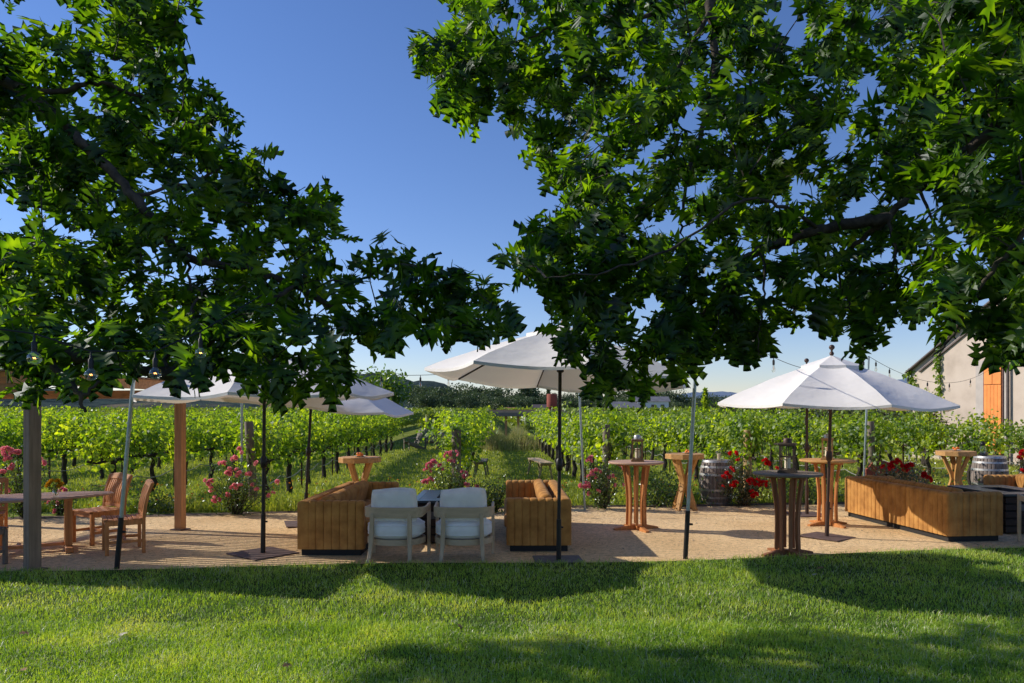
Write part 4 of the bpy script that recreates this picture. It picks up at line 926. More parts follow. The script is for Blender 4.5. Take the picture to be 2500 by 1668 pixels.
def lantern(loc, z, rz, mat, label, s=.185, hh=.33):
    t = thing('candle_lantern', (loc[0], loc[1], loc[2] + z), label, 'lantern', rz, 'wooden candle lanterns'); q = s / 2 - .012
    b = MB(); b.box((0, 0, .015), (s + .03, s + .03, .03)); b.box((0, 0, .036), (s, s, .014)); b.build('base', mat, t, bevel=.002)
    b = MB()
    for sx in (-1, 1):
        for sy_ in (-1, 1): b.box((sx * q, sy_ * q, hh / 2 + .03), (.02, .02, hh - .03))
    for z_ in (.055, hh * .55 + .02, hh + .01):
        for s_ in (-1, 1): b.box((0, s_ * q, z_), (2 * q - .02, .012, .012)); b.box((s_ * q, 0, z_), (.012, 2 * q - .02, .012))
    for s_ in (-1, 1): b.box((0, s_ * q, hh / 2 + .035), (.010, .010, hh - .06)); b.box((s_ * q, 0, hh / 2 + .035), (.010, .010, hh - .06))
    b.build('frame', mat, t)
    b = MB(); b.box((0, 0, hh + .03), (s + .02, s + .02, .03)); b.build('roof', mat, t, bevel=.003)
    b = MB(); b.lathe([(.055, hh + .045), (.055, hh + .09), (.045, hh + .105), (0, hh + .115)], 20); c = b.build('chimney', M['bronze'] if mat is M['lanterndark'] else M['steel'], t, angle=40)
    b = MB(); b.tube([(.055 * math.cos(a), .0, hh + .09 + .06 * math.sin(a)) for a in [i * PI / 10 for i in range(11)]], .004, 6); b.build('handle', M['bronze'], c)
    b = MB(); b.lathe([(.038, .043), (.038, .20), (.034, .204), (.0, .198)], 20); ca = b.build('candle', M['wax'], t, angle=40); b = MB(); b.tube([(0, 0, .198), (.002, 0, .215)], .002, 5); b.build('wick', M['black'], ca)
    for s_ in (-1, 1):
        MB().add([(-q, s_ * (q - .008), .05), (q, s_ * (q - .008), .05), (q, s_ * (q - .008), hh), (-q, s_ * (q - .008), hh)], [(0, 1, 2, 3)]).build('pane', M['glass'], t)
        MB().add([(s_ * (q - .008), -q, .05), (s_ * (q - .008), q, .05), (s_ * (q - .008), q, hh), (s_ * (q - .008), -q, hh)], [(0, 1, 2, 3)]).build('pane', M['glass'], t)
lantern(T1 + Vector((.02, 0, 0)), 1.07, R(-8), M['lanternwood'], 'brown wooden candle lantern on the table left of the leaning pole', .17, .31)
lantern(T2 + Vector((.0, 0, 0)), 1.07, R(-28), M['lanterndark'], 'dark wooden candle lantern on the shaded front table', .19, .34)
lantern(T3 + Vector((.0, 0, 0)), 1.07, R(-25), M['lanternlight'], 'pale wooden candle lantern on the golden table behind the parasol pole', .17, .31)

# ------------------------------------------------------------------ barrels
def barrel(loc, label, hh=.88, r0=.275, r1=.345):
    t = thing('wine_barrel', loc, label, 'barrel', 0, 'oak wine barrels'); n = 28; b = MB(); m = 13
    def rad(f): return r0 + (r1 - r0) * math.sin(PI * f)
    V = []; Fc = []
    for k in range(n):
        a0 = 2 * PI * k / n + .012; a1 = 2 * PI * (k + 1) / n - .012; st = len(V)
        for i in range(m + 1):
            f = i / m; r = rad(f); z = hh * f
            for a, q in ((a0, -.006), (a0 + .02, 0), ((a0 + a1) / 2, .002), (a1 - .02, 0), (a1, -.006)): V.append(((r + q) * math.cos(a), (r + q) * math.sin(a), z))
        Fc += [(st + i * 5 + j, st + i * 5 + j + 1, st + i * 5 + 6 + j, st + i * 5 + 5 + j) for i in range(m) for j in range(4)]
    b.add(V, Fc); b.lathe([(0, .02), (r0 - .02, .02)], 28); b.lathe([(r0 - .012, .01), (r0 - .01, hh - .01)], 28)
    b.build('staves', M['stave'], t, angle=25); b = MB(); b.lathe([(r0 - .005, hh - .03), (0, hh - .03)], 28); b.build('head', M['stave'], t)
    for f0, f1 in ((.0, .05), (.13, .175), (.30, .35), (.65, .70), (.825, .87), (.95, 1.0)):
        b = MB(); b.lathe([(rad(f0) + .004, hh * f0 + .003), (rad(f1) + .004, hh * f1 + .003), (rad(f1) + .0005, hh * f1 + .003), (rad(f0) + .0005, hh * f0 + .003)], 36)
        hoop = b.build('hoop', M['steel'], t, angle=30)
        if f0 in (.13, .65): b = MB(); b.blob((0, -(rad((f0 + f1) / 2) + .006), hh * (f0 + f1) / 2), (.008, .004, .008), nu=8, nv=6); b.build('rivet', M['black'], hoop)
    return t
p = gnd(1749, 1229); B1 = Vector((p.x, p.y, 0)); barrel(B1, 'grey oak wine barrel in leaf shade left of the red roses')
B2 = Vector((10.4, 16.5, 0)); barrel(B2, 'grey oak wine barrel in the sun behind the right hand sofa', .89, .29, .355)
t = thing('glass_vase', (B1.x + .05, B1.y, .88), 'clear glass hurricane vase on the shaded barrel', 'vase')
b = MB(); b.lathe([(0, 0), (.06, 0), (.065, .01), (.06, .03), (.085, .12), (.07, .2), (.085, .24)], 20); b.build('glass', M['bulbglass'], t); b = MB(); b.lathe([(.03, .012), (.03, .13), (0, .13)], 14); b.build('candle', M['wax'], t)
t = thing('metal_lantern', (B2.x - .15, B2.y, .87), 'black wire storm lantern on the sunlit barrel', 'lantern')
b = MB(); b.lathe([(.09, 0), (.09, .05), (.04, .07), (.0, .07)], 20); b.lathe([(.035, .24), (.05, .26), (.05, .29), (.02, .33), (.0, .335)], 16); b.build('body', M['black'], t)
b = MB(); b.lathe([(.04, .07), (.065, .12), (.065, .18), (.035, .24)], 18); b.build('chimney_glass', M['glass'], t)
b = MB()
for k in range(4): a = k * PI / 2 + .4; b.tube([(.085 * math.cos(a), .085 * math.sin(a), .04), (.10 * math.cos(a), .10 * math.sin(a), .16), (.05 * math.cos(a), .05 * math.sin(a), .28)], .005, 5)
b.tube([(.11 * math.cos(a), 0, .2 + .2 * math.sin(a)) for a in [i * PI / 12 for i in range(13)]], .004, 5); b.build('wire_guard', M['black'], t)

# ------------------------------------------------------------------ dining set
tc = Vector((-6.62, 9.88, .008)); trz = R(33)
t = thing('dining_table', tc, 'long oval teak dining table under the pergola', 'table', trz)
b = MB(); b.lathe([(.98, .715), (1.0, .722), (1.0, .738), (.985, .745), (0, .745)], 64, (0, 0, 0), 1.27, .46); b.build('table_top', M['teak_top'], t, angle=30)
for s in (-1, 1):
    tr = MB()
    for y in (-.11, .11): MB().box((s * .72, y, .39), (.085, .07, .64)).build('leg', M['teak'], t, bevel=.005)
    MB().box((s * .72, 0, .035), (.09, .72, .07)).build('foot', M['teak_y'], t, bevel=.012); MB().box((s * .72, 0, .70), (.08, .6, .03)).build('top_brace', M['teak_y'], t)
MB().box((0, 0, .085), (1.44, .09, .04)).build('stretcher', M['teak_x'], t, bevel=.004)
def dining_chair(loc, rz, label, mat='teak', arms=False):
    t = thing('dining_chair', loc, label, 'chair', rz, 'slatted teak dining chairs'); w_ = .235; mx = {'teak': 'teak_x', 'oldteak': 'oldteak'}[mat]
    # local: faces -y ; back at +y
    for s in (-1, 1):
        b = MB(); b.box((s * (w_ - .01), -.21, .215), (.045, .045, .43)); b.build('leg', M[mat], t, bevel=.005)
        q = [(.20, 0), (.20, .25), (.20, .44), (.215, .60), (.25, .76), (.30, .90)]; V = []
        for y, z in q: V += [(s * w_ - .021, y - .02, z), (s * w_ + .021, y - .02, z), (s * w_ + .021, y + .02, z), (s * w_ - .021, y + .02, z)]
        MB().add(V, [(i * 4 + k, i * 4 + (k + 1) % 4, i * 4 + 4 + (k + 1) % 4, i * 4 + 4 + k) for i in range(5) for k in range(4)] + [(3, 2, 1, 0), (20, 21, 22, 23)]).build('leg', M[mat], t, bevel=.005)
        MB().box((s * (w_ - .01), 0, .40), (.025, .38, .06)).build('seat_rail', M[mat], t); MB().box((s * (w_ - .01), 0, .16), (.02, .38, .035)).build('stretcher', M[mat], t)
        if arms: MB().box((s * (w_ + .005), -.02, .66), (.05, .46, .025)).build('armrest', M[mat], t, bevel=.005)
    b = MB()
    for k in range(8): b.box((0, -.22 + k * .056, .445 - .008 * math.sin(PI * k / 7)), (2 * w_ + .02, .046, .018))
    b.build('seat', M[mx], t, bevel=.003)
    b = MB()
    for k in range(9):
        x = -.175 + .35 * k / 8; q = [(.205, .50), (.198, .58), (.222, .70), (.262, .80), (.283, .855)]; V = []
        for y, z in q: V += [(x - .012, y - .006, z), (x + .012, y - .006, z), (x + .012, y + .006, z), (x - .012, y + .006, z)]
        b.add(V, [(i * 4 + q_, i * 4 + (q_ + 1) % 4, i * 4 + 4 + (q_ + 1) % 4, i * 4 + 4 + q_) for i in range(4) for q_ in range(4)])
    b.build('back_slats', M[mat], t)
    b = MB(); n = 8; V = []
    for i in range(n + 1):
        x = -w_ - .01 + (2 * w_ + .02) * i / n; hz = .022 * math.sin(PI * i / n)
        V += [(x, .265, .845), (x, .305, .845), (x, .318, .905 + hz), (x, .29, .905 + hz)]
    b.add(V, [(i * 4 + k, i * 4 + (k + 1) % 4, i * 4 + 4 + (k + 1) % 4, i * 4 + 4 + k) for i in range(n) for k in range(4)] + [(3, 2, 1, 0), tuple(n * 4 + k for k in range(4))]); b.build('top_rail', M[mx], t, bevel=.004)
    MB().box((0, .203, .485), (2 * w_ - .04, .025, .045)).build('lower_rail', M[mx], t); MB().box((0, .2, .405), (2 * w_ - .04, .025, .06)).build('rear_rail', M[mx], t); MB().box((0, -.21, .40), (2 * w_ - .06, .025, .06)).build('front_rail', M[mx], t); MB().box((0, 0, .16), (2 * w_ - .04, .03, .03)).build('cross_stretcher', M[mx], t)
    return t
dining_chair(Vector((-5.92, 10.86, .008)), R(-33), 'teak dining chair behind the oval table, its slatted back facing us').scale = (1.1, 1.08, 1.04)
dining_chair(Vector((-5.18, 10.12, .008)), R(-58), 'teak dining chair at the right end of the oval table, back to the right').scale = (1.08, 1.05, 1.02)
dining_chair(Vector((-6.47, 9.12, .008)), R(168), 'greyed teak dining chair in the lower left corner', 'oldteak')
dining_chair(Vector((-7.35, 10.55, .008)), R(28), 'teak armchair at the far side of the oval table by the left edge', arms=True)
vp_ = Vector((-5.98, 9.93, .755)); t = thing('flower_vase', vp_, 'small glass jar of yellow roses on the oval table', 'vase')
b = MB(); b.lathe([(0, .0), (.035, 0), (.038, .01), (.038, .09), (.03, .1), (.032, .115)], 18); b.build('jar', M['bulbglass'], t)
b = MB()
for k in range(7): a = k * .9; b.tube([(0, 0, .02), (.05 * math.cos(a), .05 * math.sin(a), .19)], .003, 4)
b.build('stems', M['vine'], t)
# ------------------------------------------------------------------ roses
PETAL = leaf_template([(.1, 0), (.45, .35), (.5, .75), (.25, 1.0), (0, 1.02)], -.5, -.35)
def blossom_mesh(seed, n=20):
    g = np.random.default_rng(seed); th = np.linspace(.15, 1.35, n); a = np.arange(n) * 2.4
    D = np.stack([np.sin(th) * np.cos(a), np.sin(th) * np.sin(a), np.cos(th)], 1) + g.normal(0, .08, (n, 3))
    U = np.stack([-np.cos(a), -np.sin(a), np.full(n, .6)], 1)
    return place_leaves(PETAL, D * .008, D, U, .034 + .012 * th / 1.35)
BLO = {}
def add_blossom(t, loc, mat, s, nrm):
    k = mat
    if k not in BLO:
        V_, Q_ = blossom_mesh(len(BLO)); o = npmesh('blossom', V_, Q_, M[mat], t, smooth=True); BLO[k] = o
    else: o = bpy.data.objects.new('blossom', BLO[k].data); col.objects.link(o); o.parent = t
    o.location = loc; o.scale = (s, s, s); o.rotation_euler = Vector(nrm).to_track_quat('Z', 'Y').to_euler()
def rose(loc, w, h, nl, heads, mat, label, lm='rose_leaf', seed=0, s=1.0):
    """heads: (dx, z) of blossom clusters with blossoms each"""
    g = np.random.default_rng(seed + 500); rr = random.Random(seed); t = thing('rose_bush', loc, label, 'rose bush', 0, None)
    b = MB(); tips = []
    for i in range(13):
        a = rr.uniform(0, 2 * PI); q = w * .42 * rr.random() ** .5; tx, ty, tz = q * math.cos(a), q * .7 * math.sin(a), h * rr.uniform(.55, .95)
        pts = [(tx * .12, ty * .12, 0), (tx * .45, ty * .45, tz * .45), (tx, ty, tz)]; tips.append(pts); b.tube(pts, [.011, .007, .003], 5)
    for dx, z, k in heads: pts = [(dx * .1, 0, 0), (dx * .5, -.08, z * .5), (dx, -.2 * w, z)]; tips.append(pts); b.tube(pts, [.009, .006, .003], 5)
    b.build('stems', M['twig'], t)
    T_ = np.array([[p for p in q] for q in tips]); k = g.integers(0, len(T_), nl); f = g.random(nl) ** .6
    base = np.where(f[:, None] < .5, T_[k, 0] + (T_[k, 1] - T_[k, 0]) * f[:, None] * 2, T_[k, 1] + (T_[k, 2] - T_[k, 1]) * (f[:, None] * 2 - 1))
    P = base + g.normal(0, .075, (nl, 3)) * np.array([w, w * .8, .8]) / .8; P[:, 2] = np.abs(P[:, 2]) + .02
    D = rvec(nl); D[:, 2] -= .2; V_, Q_ = place_leaves(SMALL, P, D, rvec(nl) + np.array([0, 0, .9]), g.uniform(.035, .062, nl)); npmesh('foliage', V_, Q_, M[lm], t)
    for dx, z, k in heads:
        for i in range(k):
            d = Vector((rr.gauss(0, 1), rr.gauss(-.6, .7), rr.gauss(.5, .6))).normalized(); q = .055 * s if k > 1 else 0
            add_blossom(t, (dx + d.x * q * rr.uniform(.6, 1.5), -.2 * w + d.y * q, z + d.z * q * rr.uniform(.6, 1.4)), mat, s * rr.uniform(.8, 1.15), d)
    return t
def heads_from(loc, pts):                                        # blossom clusters seen at photo pixels -> offsets from the bush
    return [((px - 1250) * loc.y / F - loc.x, H + (HY - py) * loc.y / F, k) for px, py, k in pts]
def q1(x, y): return (x * .3827 + 0, 820 + y * .3827)
L = Vector((-8.55, 13.3, 0)); rose(L, 1.15, 1.15, 1500, heads_from(L, [(22, 1112, 5), (40, 1100, 5), (45, 1125, 6), (8, 1150, 5), (30, 1156, 2), (60, 1108, 4), (104, 1135, 4), (118, 1128, 3), (29, 1194, 2), (8, 1212, 2), (100, 1205, 2), (50, 1150, 2)]), 'pink', 'large rose bush full of bright pink blooms behind the oval table', seed=1, s=1.05)
L = Vector((-8.2, 13.75, 0)); rose(L, .7, .55, 500, heads_from(L, [(150, 1202, 2), (165, 1200, 3), (140, 1228, 2), (142, 1245, 1)]), 'magenta', 'low rose bush with coral red blooms seen beyond the oval table top', seed=2)
L = Vector((-5.0, 13.7, 0)); rose(L, 1.15, 1.05, 1700, heads_from(L, [(594, 1102, 2), (582, 1122, 2), (556, 1134, 2), (568, 1152, 3), (589, 1146, 1), (601, 1156, 2), (622, 1158, 2), (637, 1130, 1), (528, 1178, 4), (520, 1170, 2), (527, 1192, 1), (583, 1188, 2), (597, 1190, 3), (566, 1206, 1), (541, 1217, 4), (627, 1182, 1), (637, 1193, 1), (686, 1175, 1), (673, 1207, 2)]), 'pink', 'pale pink rose bush in front of the leaning end post on the left', seed=3)
L = Vector((-1.2, 14.2, 0)); rose(L, 1.25, .95, 1900, heads_from(L, [(1052, 1135, 6), (1062, 1128, 4), (1046, 1150, 3), (1096, 1110, 6), (1110, 1106, 5), (1104, 1120, 3), (1134, 1155, 5), (1040, 1177, 4), (1053, 1173, 3), (1134, 1180, 2), (1153, 1184, 2), (1165, 1192, 2), (1080, 1140, 2)]), 'magenta', 'magenta and white rose bush before the thick middle end post', seed=4, s=.9)
L = Vector((-.35, 13.9, 0)); rose(L, 1.1, .75, 1300, [], 'magenta', 'leafy rose bush without blooms between fire table and loveseat', seed=5)
L = Vector((1.75, 14.5, 0)); rose(L, .95, 1.05, 1500, heads_from(L, [(1444, 1120, 4), (1435, 1130, 2), (1453, 1152, 3), (1443, 1163, 5), (1430, 1188, 6), (1420, 1180, 2), (1437, 1203, 1), (1458, 1198, 1), (1488, 1159, 2), (1508, 1183, 2), (1512, 1142, 2), (1522, 1144, 1)]), 'pink', 'rose bush with deep pink blooms left of the round teak table', seed=6)
L = Vector((4.55, 14.9, 0)); rose(L, 1.15, 1.1, 1900, heads_from(L, [(1780, 1106, 2), (1774, 1150, 4), (1768, 1158, 3), (1755, 1170, 2), (1783, 1180, 4), (1757, 1186, 1), (1820, 1172, 6), (1836, 1174, 4), (1850, 1180, 4), (1872, 1178, 2), (1858, 1128, 5), (1866, 1132, 2), (1830, 1205, 4), (1792, 1118, 1), (1886, 1142, 1)]), 'red', 'deep red rose bush beside the shaded wine barrel', lm='rose_leaf_red', seed=7)
L = Vector((7.55, 14.55, 0)); rose(L, 1.7, 1.05, 2100, heads_from(L, [(2140, 1142, 3), (2150, 1138, 4), (2160, 1133, 3), (2164, 1128, 2), (2188, 1136, 4), (2196, 1138, 4), (2182, 1142, 2), (2178, 1153, 2), (2234, 1160, 4), (2240, 1166, 2)]), 'red', 'red rose bush growing behind the long sunlit sofa', lm='rose_leaf_red', seed=8)
L = Vector((10.65, 15.4, 0)); rose(L, 1.1, 1.15, 1500, heads_from(L, [(2474, 1110, 3), (2482, 1107, 3), (2466, 1113, 2), (2472, 1151, 2), (2500, 1155, 2), (2520, 1125, 4)]), 'red', 'red rose bush at the right edge beside the sunlit barrel', lm='rose_leaf_red', seed=9)
for L, w, h, nl, lb, sd in ((Vector((2.9, 15.0, 0)), 1.3, .7, 1300, 'low green bush behind the round table and crossing timber table', 11), (Vector((5.9, 15.5, 0)), 1.4, .6, 1100, 'low weedy bush between the red roses and the right parasol poles', 12), (Vector((8.4, 14.9, 0)), 1.2, .5, 1000, 'low leafy plant behind the right fire table', 13), (Vector((-6.8, 14.1, 0)), 1.3, .5, 900, 'low weedy plant at the path edge left of the redwood pergola post', 14)):
    g = np.random.default_rng(sd); t = thing('low_bush', L, lb, 'bush'); P = g.normal(0, 1, (nl, 3)) * np.array([w * .27, w * .2, h * .35]); P[:, 2] = np.abs(P[:, 2]) * 1.2
    V_, Q_ = place_leaves(SMALL, P, rvec(nl) + np.array([0, 0, .5]), rvec(nl) + np.array([0, 0, .6]), g.uniform(.04, .08, nl)); npmesh('foliage', V_, Q_, M['rose_leaf'], t)
    if sd in (13,):
        for i in range(8): add_blossom(t, (g.normal(0, .4), -.2, .2 + .2 * g.random()), 'yellow', .7, (0, -1, .6))
    b = MB(); [b.tube([(0, 0, 0), (g.normal(0, .2) * w, g.normal(0, .15) * w, h * .7)], [.008, .003], 4) for _ in range(7)]; b.build('stems', M['twig'], t)
v = bpy.data.objects['flower_vase']
for i, (dx, dz) in enumerate(((-.07, .17), (-.04, .20), (.04, .20), (.08, .16), (-.085, .14), (.06, .13))): add_blossom(v, (dx, -.02, dz), 'yellow', .85, (dx * 4, -.6, .8))
g = np.random.default_rng(4); n = 40; P = g.normal(0, .035, (n, 3)); P[:, 2] += .14; V_, Q_ = place_leaves(SMALL, P, rvec(n), rvec(n), g.uniform(.03, .05, n)); npmesh('leaves', V_, Q_, M['rose_leaf'], v)

# ------------------------------------------------------------------ garden seats in the aisles
def bench(p0, p1, w, z, label, n=None, mat='benchwood'):
    a = Vector((*p0, 0)); c = Vector((*p1, 0)); d = c - a; Ln = d.length; t = thing('garden_bench', a, label, 'bench', math.atan2(d.y, d.x))
    n = 4; b = MB()
    for k in range(3): b.box((Ln / 2, -w / 2 + w / 3 * (k + .5), z), (Ln, w / 3 - .012, .04))
    b.build('seat', M[mat], t, bevel=.004)
    for x in (.22, Ln - .22):
        MB().box((x, 0, z - .05), (.07, w * .9, .06)).build('brace', M[mat], t)
        for s in (-1, 1): b = MB(); b.bar((x, s * w * .30, z - .05), (x + .02, s * w * .52, 0), .05, .05); b.build('leg', M[mat], t)
bench((.95, 20.4), (.62, 22.5), .36, .45, 'sunlit plank bench in the grass aisle right of the middle', mat='benchwood')
bench((-.90, 20.9), (-.86, 22.2), .36, .45, 'short grey weathered bench beside the magenta roses aisle', mat='greywood')
def adirondack(loc, rz, label):
    t = thing('adirondack_chair', loc, label, 'chair', rz, 'weathered slat chairs at the end of the left aisle')
    b = MB()
    for k in range(7): b.bar((-.24 + .08 * k, .18, .32), (-.27 + .09 * k, .44, .92 + .07 * math.sin(PI * (k + .5) / 7)), .065, .018, up=(0, 1, 0))
    b.build('backrest', M['greywood'], t); b = MB()
    for k in range(6): b.bar((-.27, -.3 + .09 * k, .40 - .025 * k), (.27, -.3 + .09 * k, .40 - .025 * k), .075, .02)
    b.build('seat', M['greywood'], t)
    for s in (-1, 1):
        MB().box((s * .33, -.02, .56), (.12, .72, .022)).build('armrest', M['greywood'], t)
        b = MB(); b.bar((s * .30, -.32, 0), (s * .30, -.32, .55), .09, .03); b.build('leg', M['greywood'], t)
        b = MB(); b.bar((s * .27, -.34, .36), (s * .27, .52, .03), .02, .12); b.build('leg', M['greywood'], t)
adirondack((-4.65, 35.6, 0), R(-60), 'weathered slat chair turned right, left of the pair at the aisle end')
adirondack((-3.85, 36.2, 0), R(10), 'weathered slat chair facing us, right of the pair at the aisle end')
adirondack((-3.0, 36.0, 0), R(60), 'weathered slat chair hidden behind the vines at the aisle end')
# rough wood slab sculpture behind the sofa
t = thing('wood_slab', (8.2, 16.3, 0), 'live edged reddish wood slab leaning low behind the red roses', 'wood slab'); rr = random.Random(8)
def slab(cx, w, h, z0, ry, thk=.08):
    top = [(-w / 2 + w * i / 14, h * (.55 + .45 * math.sin(PI * (i + 1.5) / 17)) + rr.uniform(-.03, .03)) for i in range(15)]; pts = [(-w / 2, 0)] + [(x, z) for x, z in top] + [(w / 2, 0)]
    m = len(pts); T = Matrix.Translation((cx, 0, z0)) @ Matrix.Rotation(ry, 4, 'Y')
    return MB().add([(x, 0, z) for x, z in pts] + [(x, thk, z) for x, z in pts], [tuple(range(m)), tuple(range(2 * m - 1, m - 1, -1))] + [(i, (i + 1) % m, (i + 1) % m + m, i + m) for i in range(m)], T)
slab(.25, 1.0, .42, .16, R(6)).build('slab', M['redwood'], t, bevel=.01); slab(-.25, .62, .40, .40, R(-8)).build('slab', M['rust'], t, bevel=.01)
for x in (-.4, .6): MB().box((x, .04, .12), (.08, .06, .28)).build('support', M['greywood'], t)

# ------------------------------------------------------------------ fallen leaves
def fallen(px, py, mat, label, s, rz):
    p = gnd(px, py); V_, Q_ = place_leaves(OAK, np.array([[0, 0, 0.]]), np.array([[1., .1, .15]]), np.array([[0, .25, 1.]]), np.array([s]))
    o = npmesh('fallen_leaf', V_, Q_, M[mat]); o.location = (p.x, p.y, p.z + .075); o.rotation_euler = (random.uniform(-.3, .3), random.uniform(-.3, .3), rz); tag(o, label, 'leaf', 'fallen leaves on the lawn')
for i, (px, py, m_, lb) in enumerate([(692, 1468, 'palegrey', 'pale upturned leaf lying left of centre on the sunny lawn'), (295, 1575, 'palegrey', 'pale curled leaf on the lower left lawn'), (62, 1662, 'brownleaf', 'brown leaf at the bottom left corner of the lawn'), (72, 1568, 'brownleaf', 'small brown leaf on the far left lawn'),
        (1118, 1545, 'brownleaf', 'brown leaf low on the middle lawn'), (2370, 1548, 'palegrey', 'pale leaf on the lower right lawn'), (2205, 1404, 'brownleaf', 'tan leaf in the shadow on the right lawn'), (2010, 1402, 'brownleaf', 'tan leaf in the shadow just below the right parasol'), (710, 1648, 'brownleaf', 'brown leaf at the bottom edge left of centre'), (1900, 1535, 'brownleaf', 'brown leaf right of centre on the lawn'), (1985, 1421, 'palegrey', 'small pale leaf at the shadow edge on the right lawn'), (2447, 1455, 'brownleaf', 'tan leaf near the right edge of the lawn')]):
    fallen(px, py, m_, lb, .07 if i > 1 else .09, i * 1.3)

# ------------------------------------------------------------------ the two oaks that frame the view
K = 2500 / 2350
def pt(x, y, D): return at(x * K, y * K, D)
def inside(poly, x, y):
    c = False; n = len(poly); j = n - 1
    for i in range(n):
        xi, yi = poly[i]; xj, yj = poly[j]
        if (yi > y) != (yj > y) and x < (xj - xi) * (y - yi) / (yj - yi) + xi: c = not c
        j = i
    return c
def smooth_path(ctrl, per=5):
    out = []
    for i in range(len(ctrl) - 1):
        p0 = ctrl[max(i - 1, 0)]; p1_ = ctrl[i]; p2_ = ctrl[i + 1]; p3 = ctrl[min(i + 2, len(ctrl) - 1)]
        for k in range(per):
            u = k / per; out.append(.5 * ((2 * p1_) + (p2_ - p0) * u + (2 * p0 - 5 * p1_ + 4 * p2_ - p3) * u * u + (3 * p1_ - p0 - 3 * p2_ + p3) * u ** 3))
    out.append(ctrl[-1]); return out
def oak(name, base, label, limbs, poly, holes, depth, ncl, seed, extra=(), shade=True, per=(6, 9), ls=(.085, .185), trunk_r=.24):
    rr = random.Random(seed); g = np.random.default_rng(seed)
    t = thing(name, base, label, 'oak tree'); B = Vector(base)
    b = MB(); nodes = []; fork = limbs[0][0][0]
    top = fork + Vector((0, 0, .3)); tp = smooth_path([B + Vector((0, 0, -.1)), B + Vector((.02, .05, 1)), top, top + Vector((.3, .4, 2.2)), top + Vector((.1, .9, 4.2))], 5)
    b.tube([p - B for p in tp], [trunk_r * (1 - .75 * i / (len(tp) - 1)) for i in range(len(tp))], 14); nodes += tp[10:]
    for ctrl, r0, r1 in limbs:
        P = smooth_path(ctrl, 6); n = len(P); P = [p + Vector((rr.gauss(0, .008), rr.gauss(0, .008), rr.gauss(0, .008))) for p in P]
        b.tube([p - B for p in P], [(r0 + (r1 - r0) * i / (n - 1)) * rr.uniform(.93, 1.1) for i in range(n)], 9); nodes += P[2:]
    b.build('trunk', M['bark'], t, angle=80)
    # twig ends through the volume of the crown
    cl = []; xs_ = [p[0] for p in poly]; ys_ = [p[1] for p in poly]; tries = 0
    while len(cl) < ncl and tries < ncl * 40:
        tries += 1; x = rr.uniform(min(xs_), max(xs_)); y = rr.uniform(min(ys_), max(ys_))
        if not inside(poly, x, y): continue
        if any(((x - hx) / (hw * 1.35 + 8)) ** 2 + ((y - hy) / (hh_ * 1.35 + 8)) ** 2 < 1 for hx, hy, hw, hh_ in holes): continue
        d0, d1 = depth(x, y); D = d0 + (d1 - d0) * rr.random(); p = pt(x, y, D)
        if p.z < 1.55: continue
        sx_, sy_ = p.x + 1.59 * p.z, p.y - .476 * p.z
        lim = 5.85 + (.13 * max(0, sx_ - 1) if sx_ > -.8 else -1.2) + .25 * math.sin(sx_ * 2.1)
        if shade and sy_ > lim and abs(sx_) < .72 * sy_ + .3: continue
        cl.append(p)
    cl += list(extra)
    N = np.array([list(p) for p in nodes]); C = np.array([list(p) for p in cl]); 
    d = np.sqrt(((C[:, None, :] - N[None]) ** 2).sum(2)).min(1); order = np.argsort(d); NN = list(N)
    NA = np.empty((len(N) + len(C), 3)); NA[:len(N)] = N; cnt = len(N); tw = MB(); LP = []; LD = []; LS = []
    for q in order:
        c = C[q]; dd = ((NA[:cnt] - c) ** 2).sum(1); j = int(dd.argmin()); a = NA[j]; v = c - a; ln = np.linalg.norm(v) + 1e-6
        mid = (a + c) / 2 + np.array([rr.gauss(0, .05), rr.gauss(0, .05), .06]) * min(ln, 1); rad = .0035 + .006 * min(1, ln)
        tw.tube([a - B, mid - np.array(B), c - np.array(B)], [rad * (1 if j >= len(N) else 1.5), rad * .8, .002], 3, cap=False)
        if ln > .12: NA[cnt] = c; cnt += 1
        u = v / ln * .7 + g.normal(0, .4, 3) + np.array([0, 0, -.25]); u /= np.linalg.norm(u)
        k = rr.randint(*per); s_ = g.uniform(ls[0], ls[1], k); f = g.random(k)
        perp = g.normal(size=(k, 3)); perp -= (perp @ u)[:, None] * u; perp /= np.linalg.norm(perp, axis=1, keepdims=True)
        LP.append(c - u * (f[:, None]) * .20 + perp * .02); LD.append(u * (1.1 - f[:, None] * .9) + perp * (.45 + .6 * f[:, None]) + np.array([0, 0, -.22])); LS.append(s_)
    tw.build('twigs', M['twig'], t, angle=80)
    P = np.concatenate(LP); D_ = np.concatenate(LD); S = np.concatenate(LS); n = len(P)
    V_, Q_ = place_leaves(OAK, P - np.array(B), D_, g.normal(0, .55, (n, 3)) + np.array([0, 0, 1]), S)
    # every leaf curls a little differently
    m_ = len(OAK[0]); V_ = V_.reshape(n, m_, 3); w_ = OAK[0][:, 0][None, :, None] ** 2 * g.normal(0, .5, (n, 1, 1)) * S[:, None, None]; V_ = (V_ + w_ * np.array([0, 0, 1.])).reshape(-1, 3)
    npmesh('crown', V_, Q_, M['oak'], t); print(name, n, 'leaves'); return t
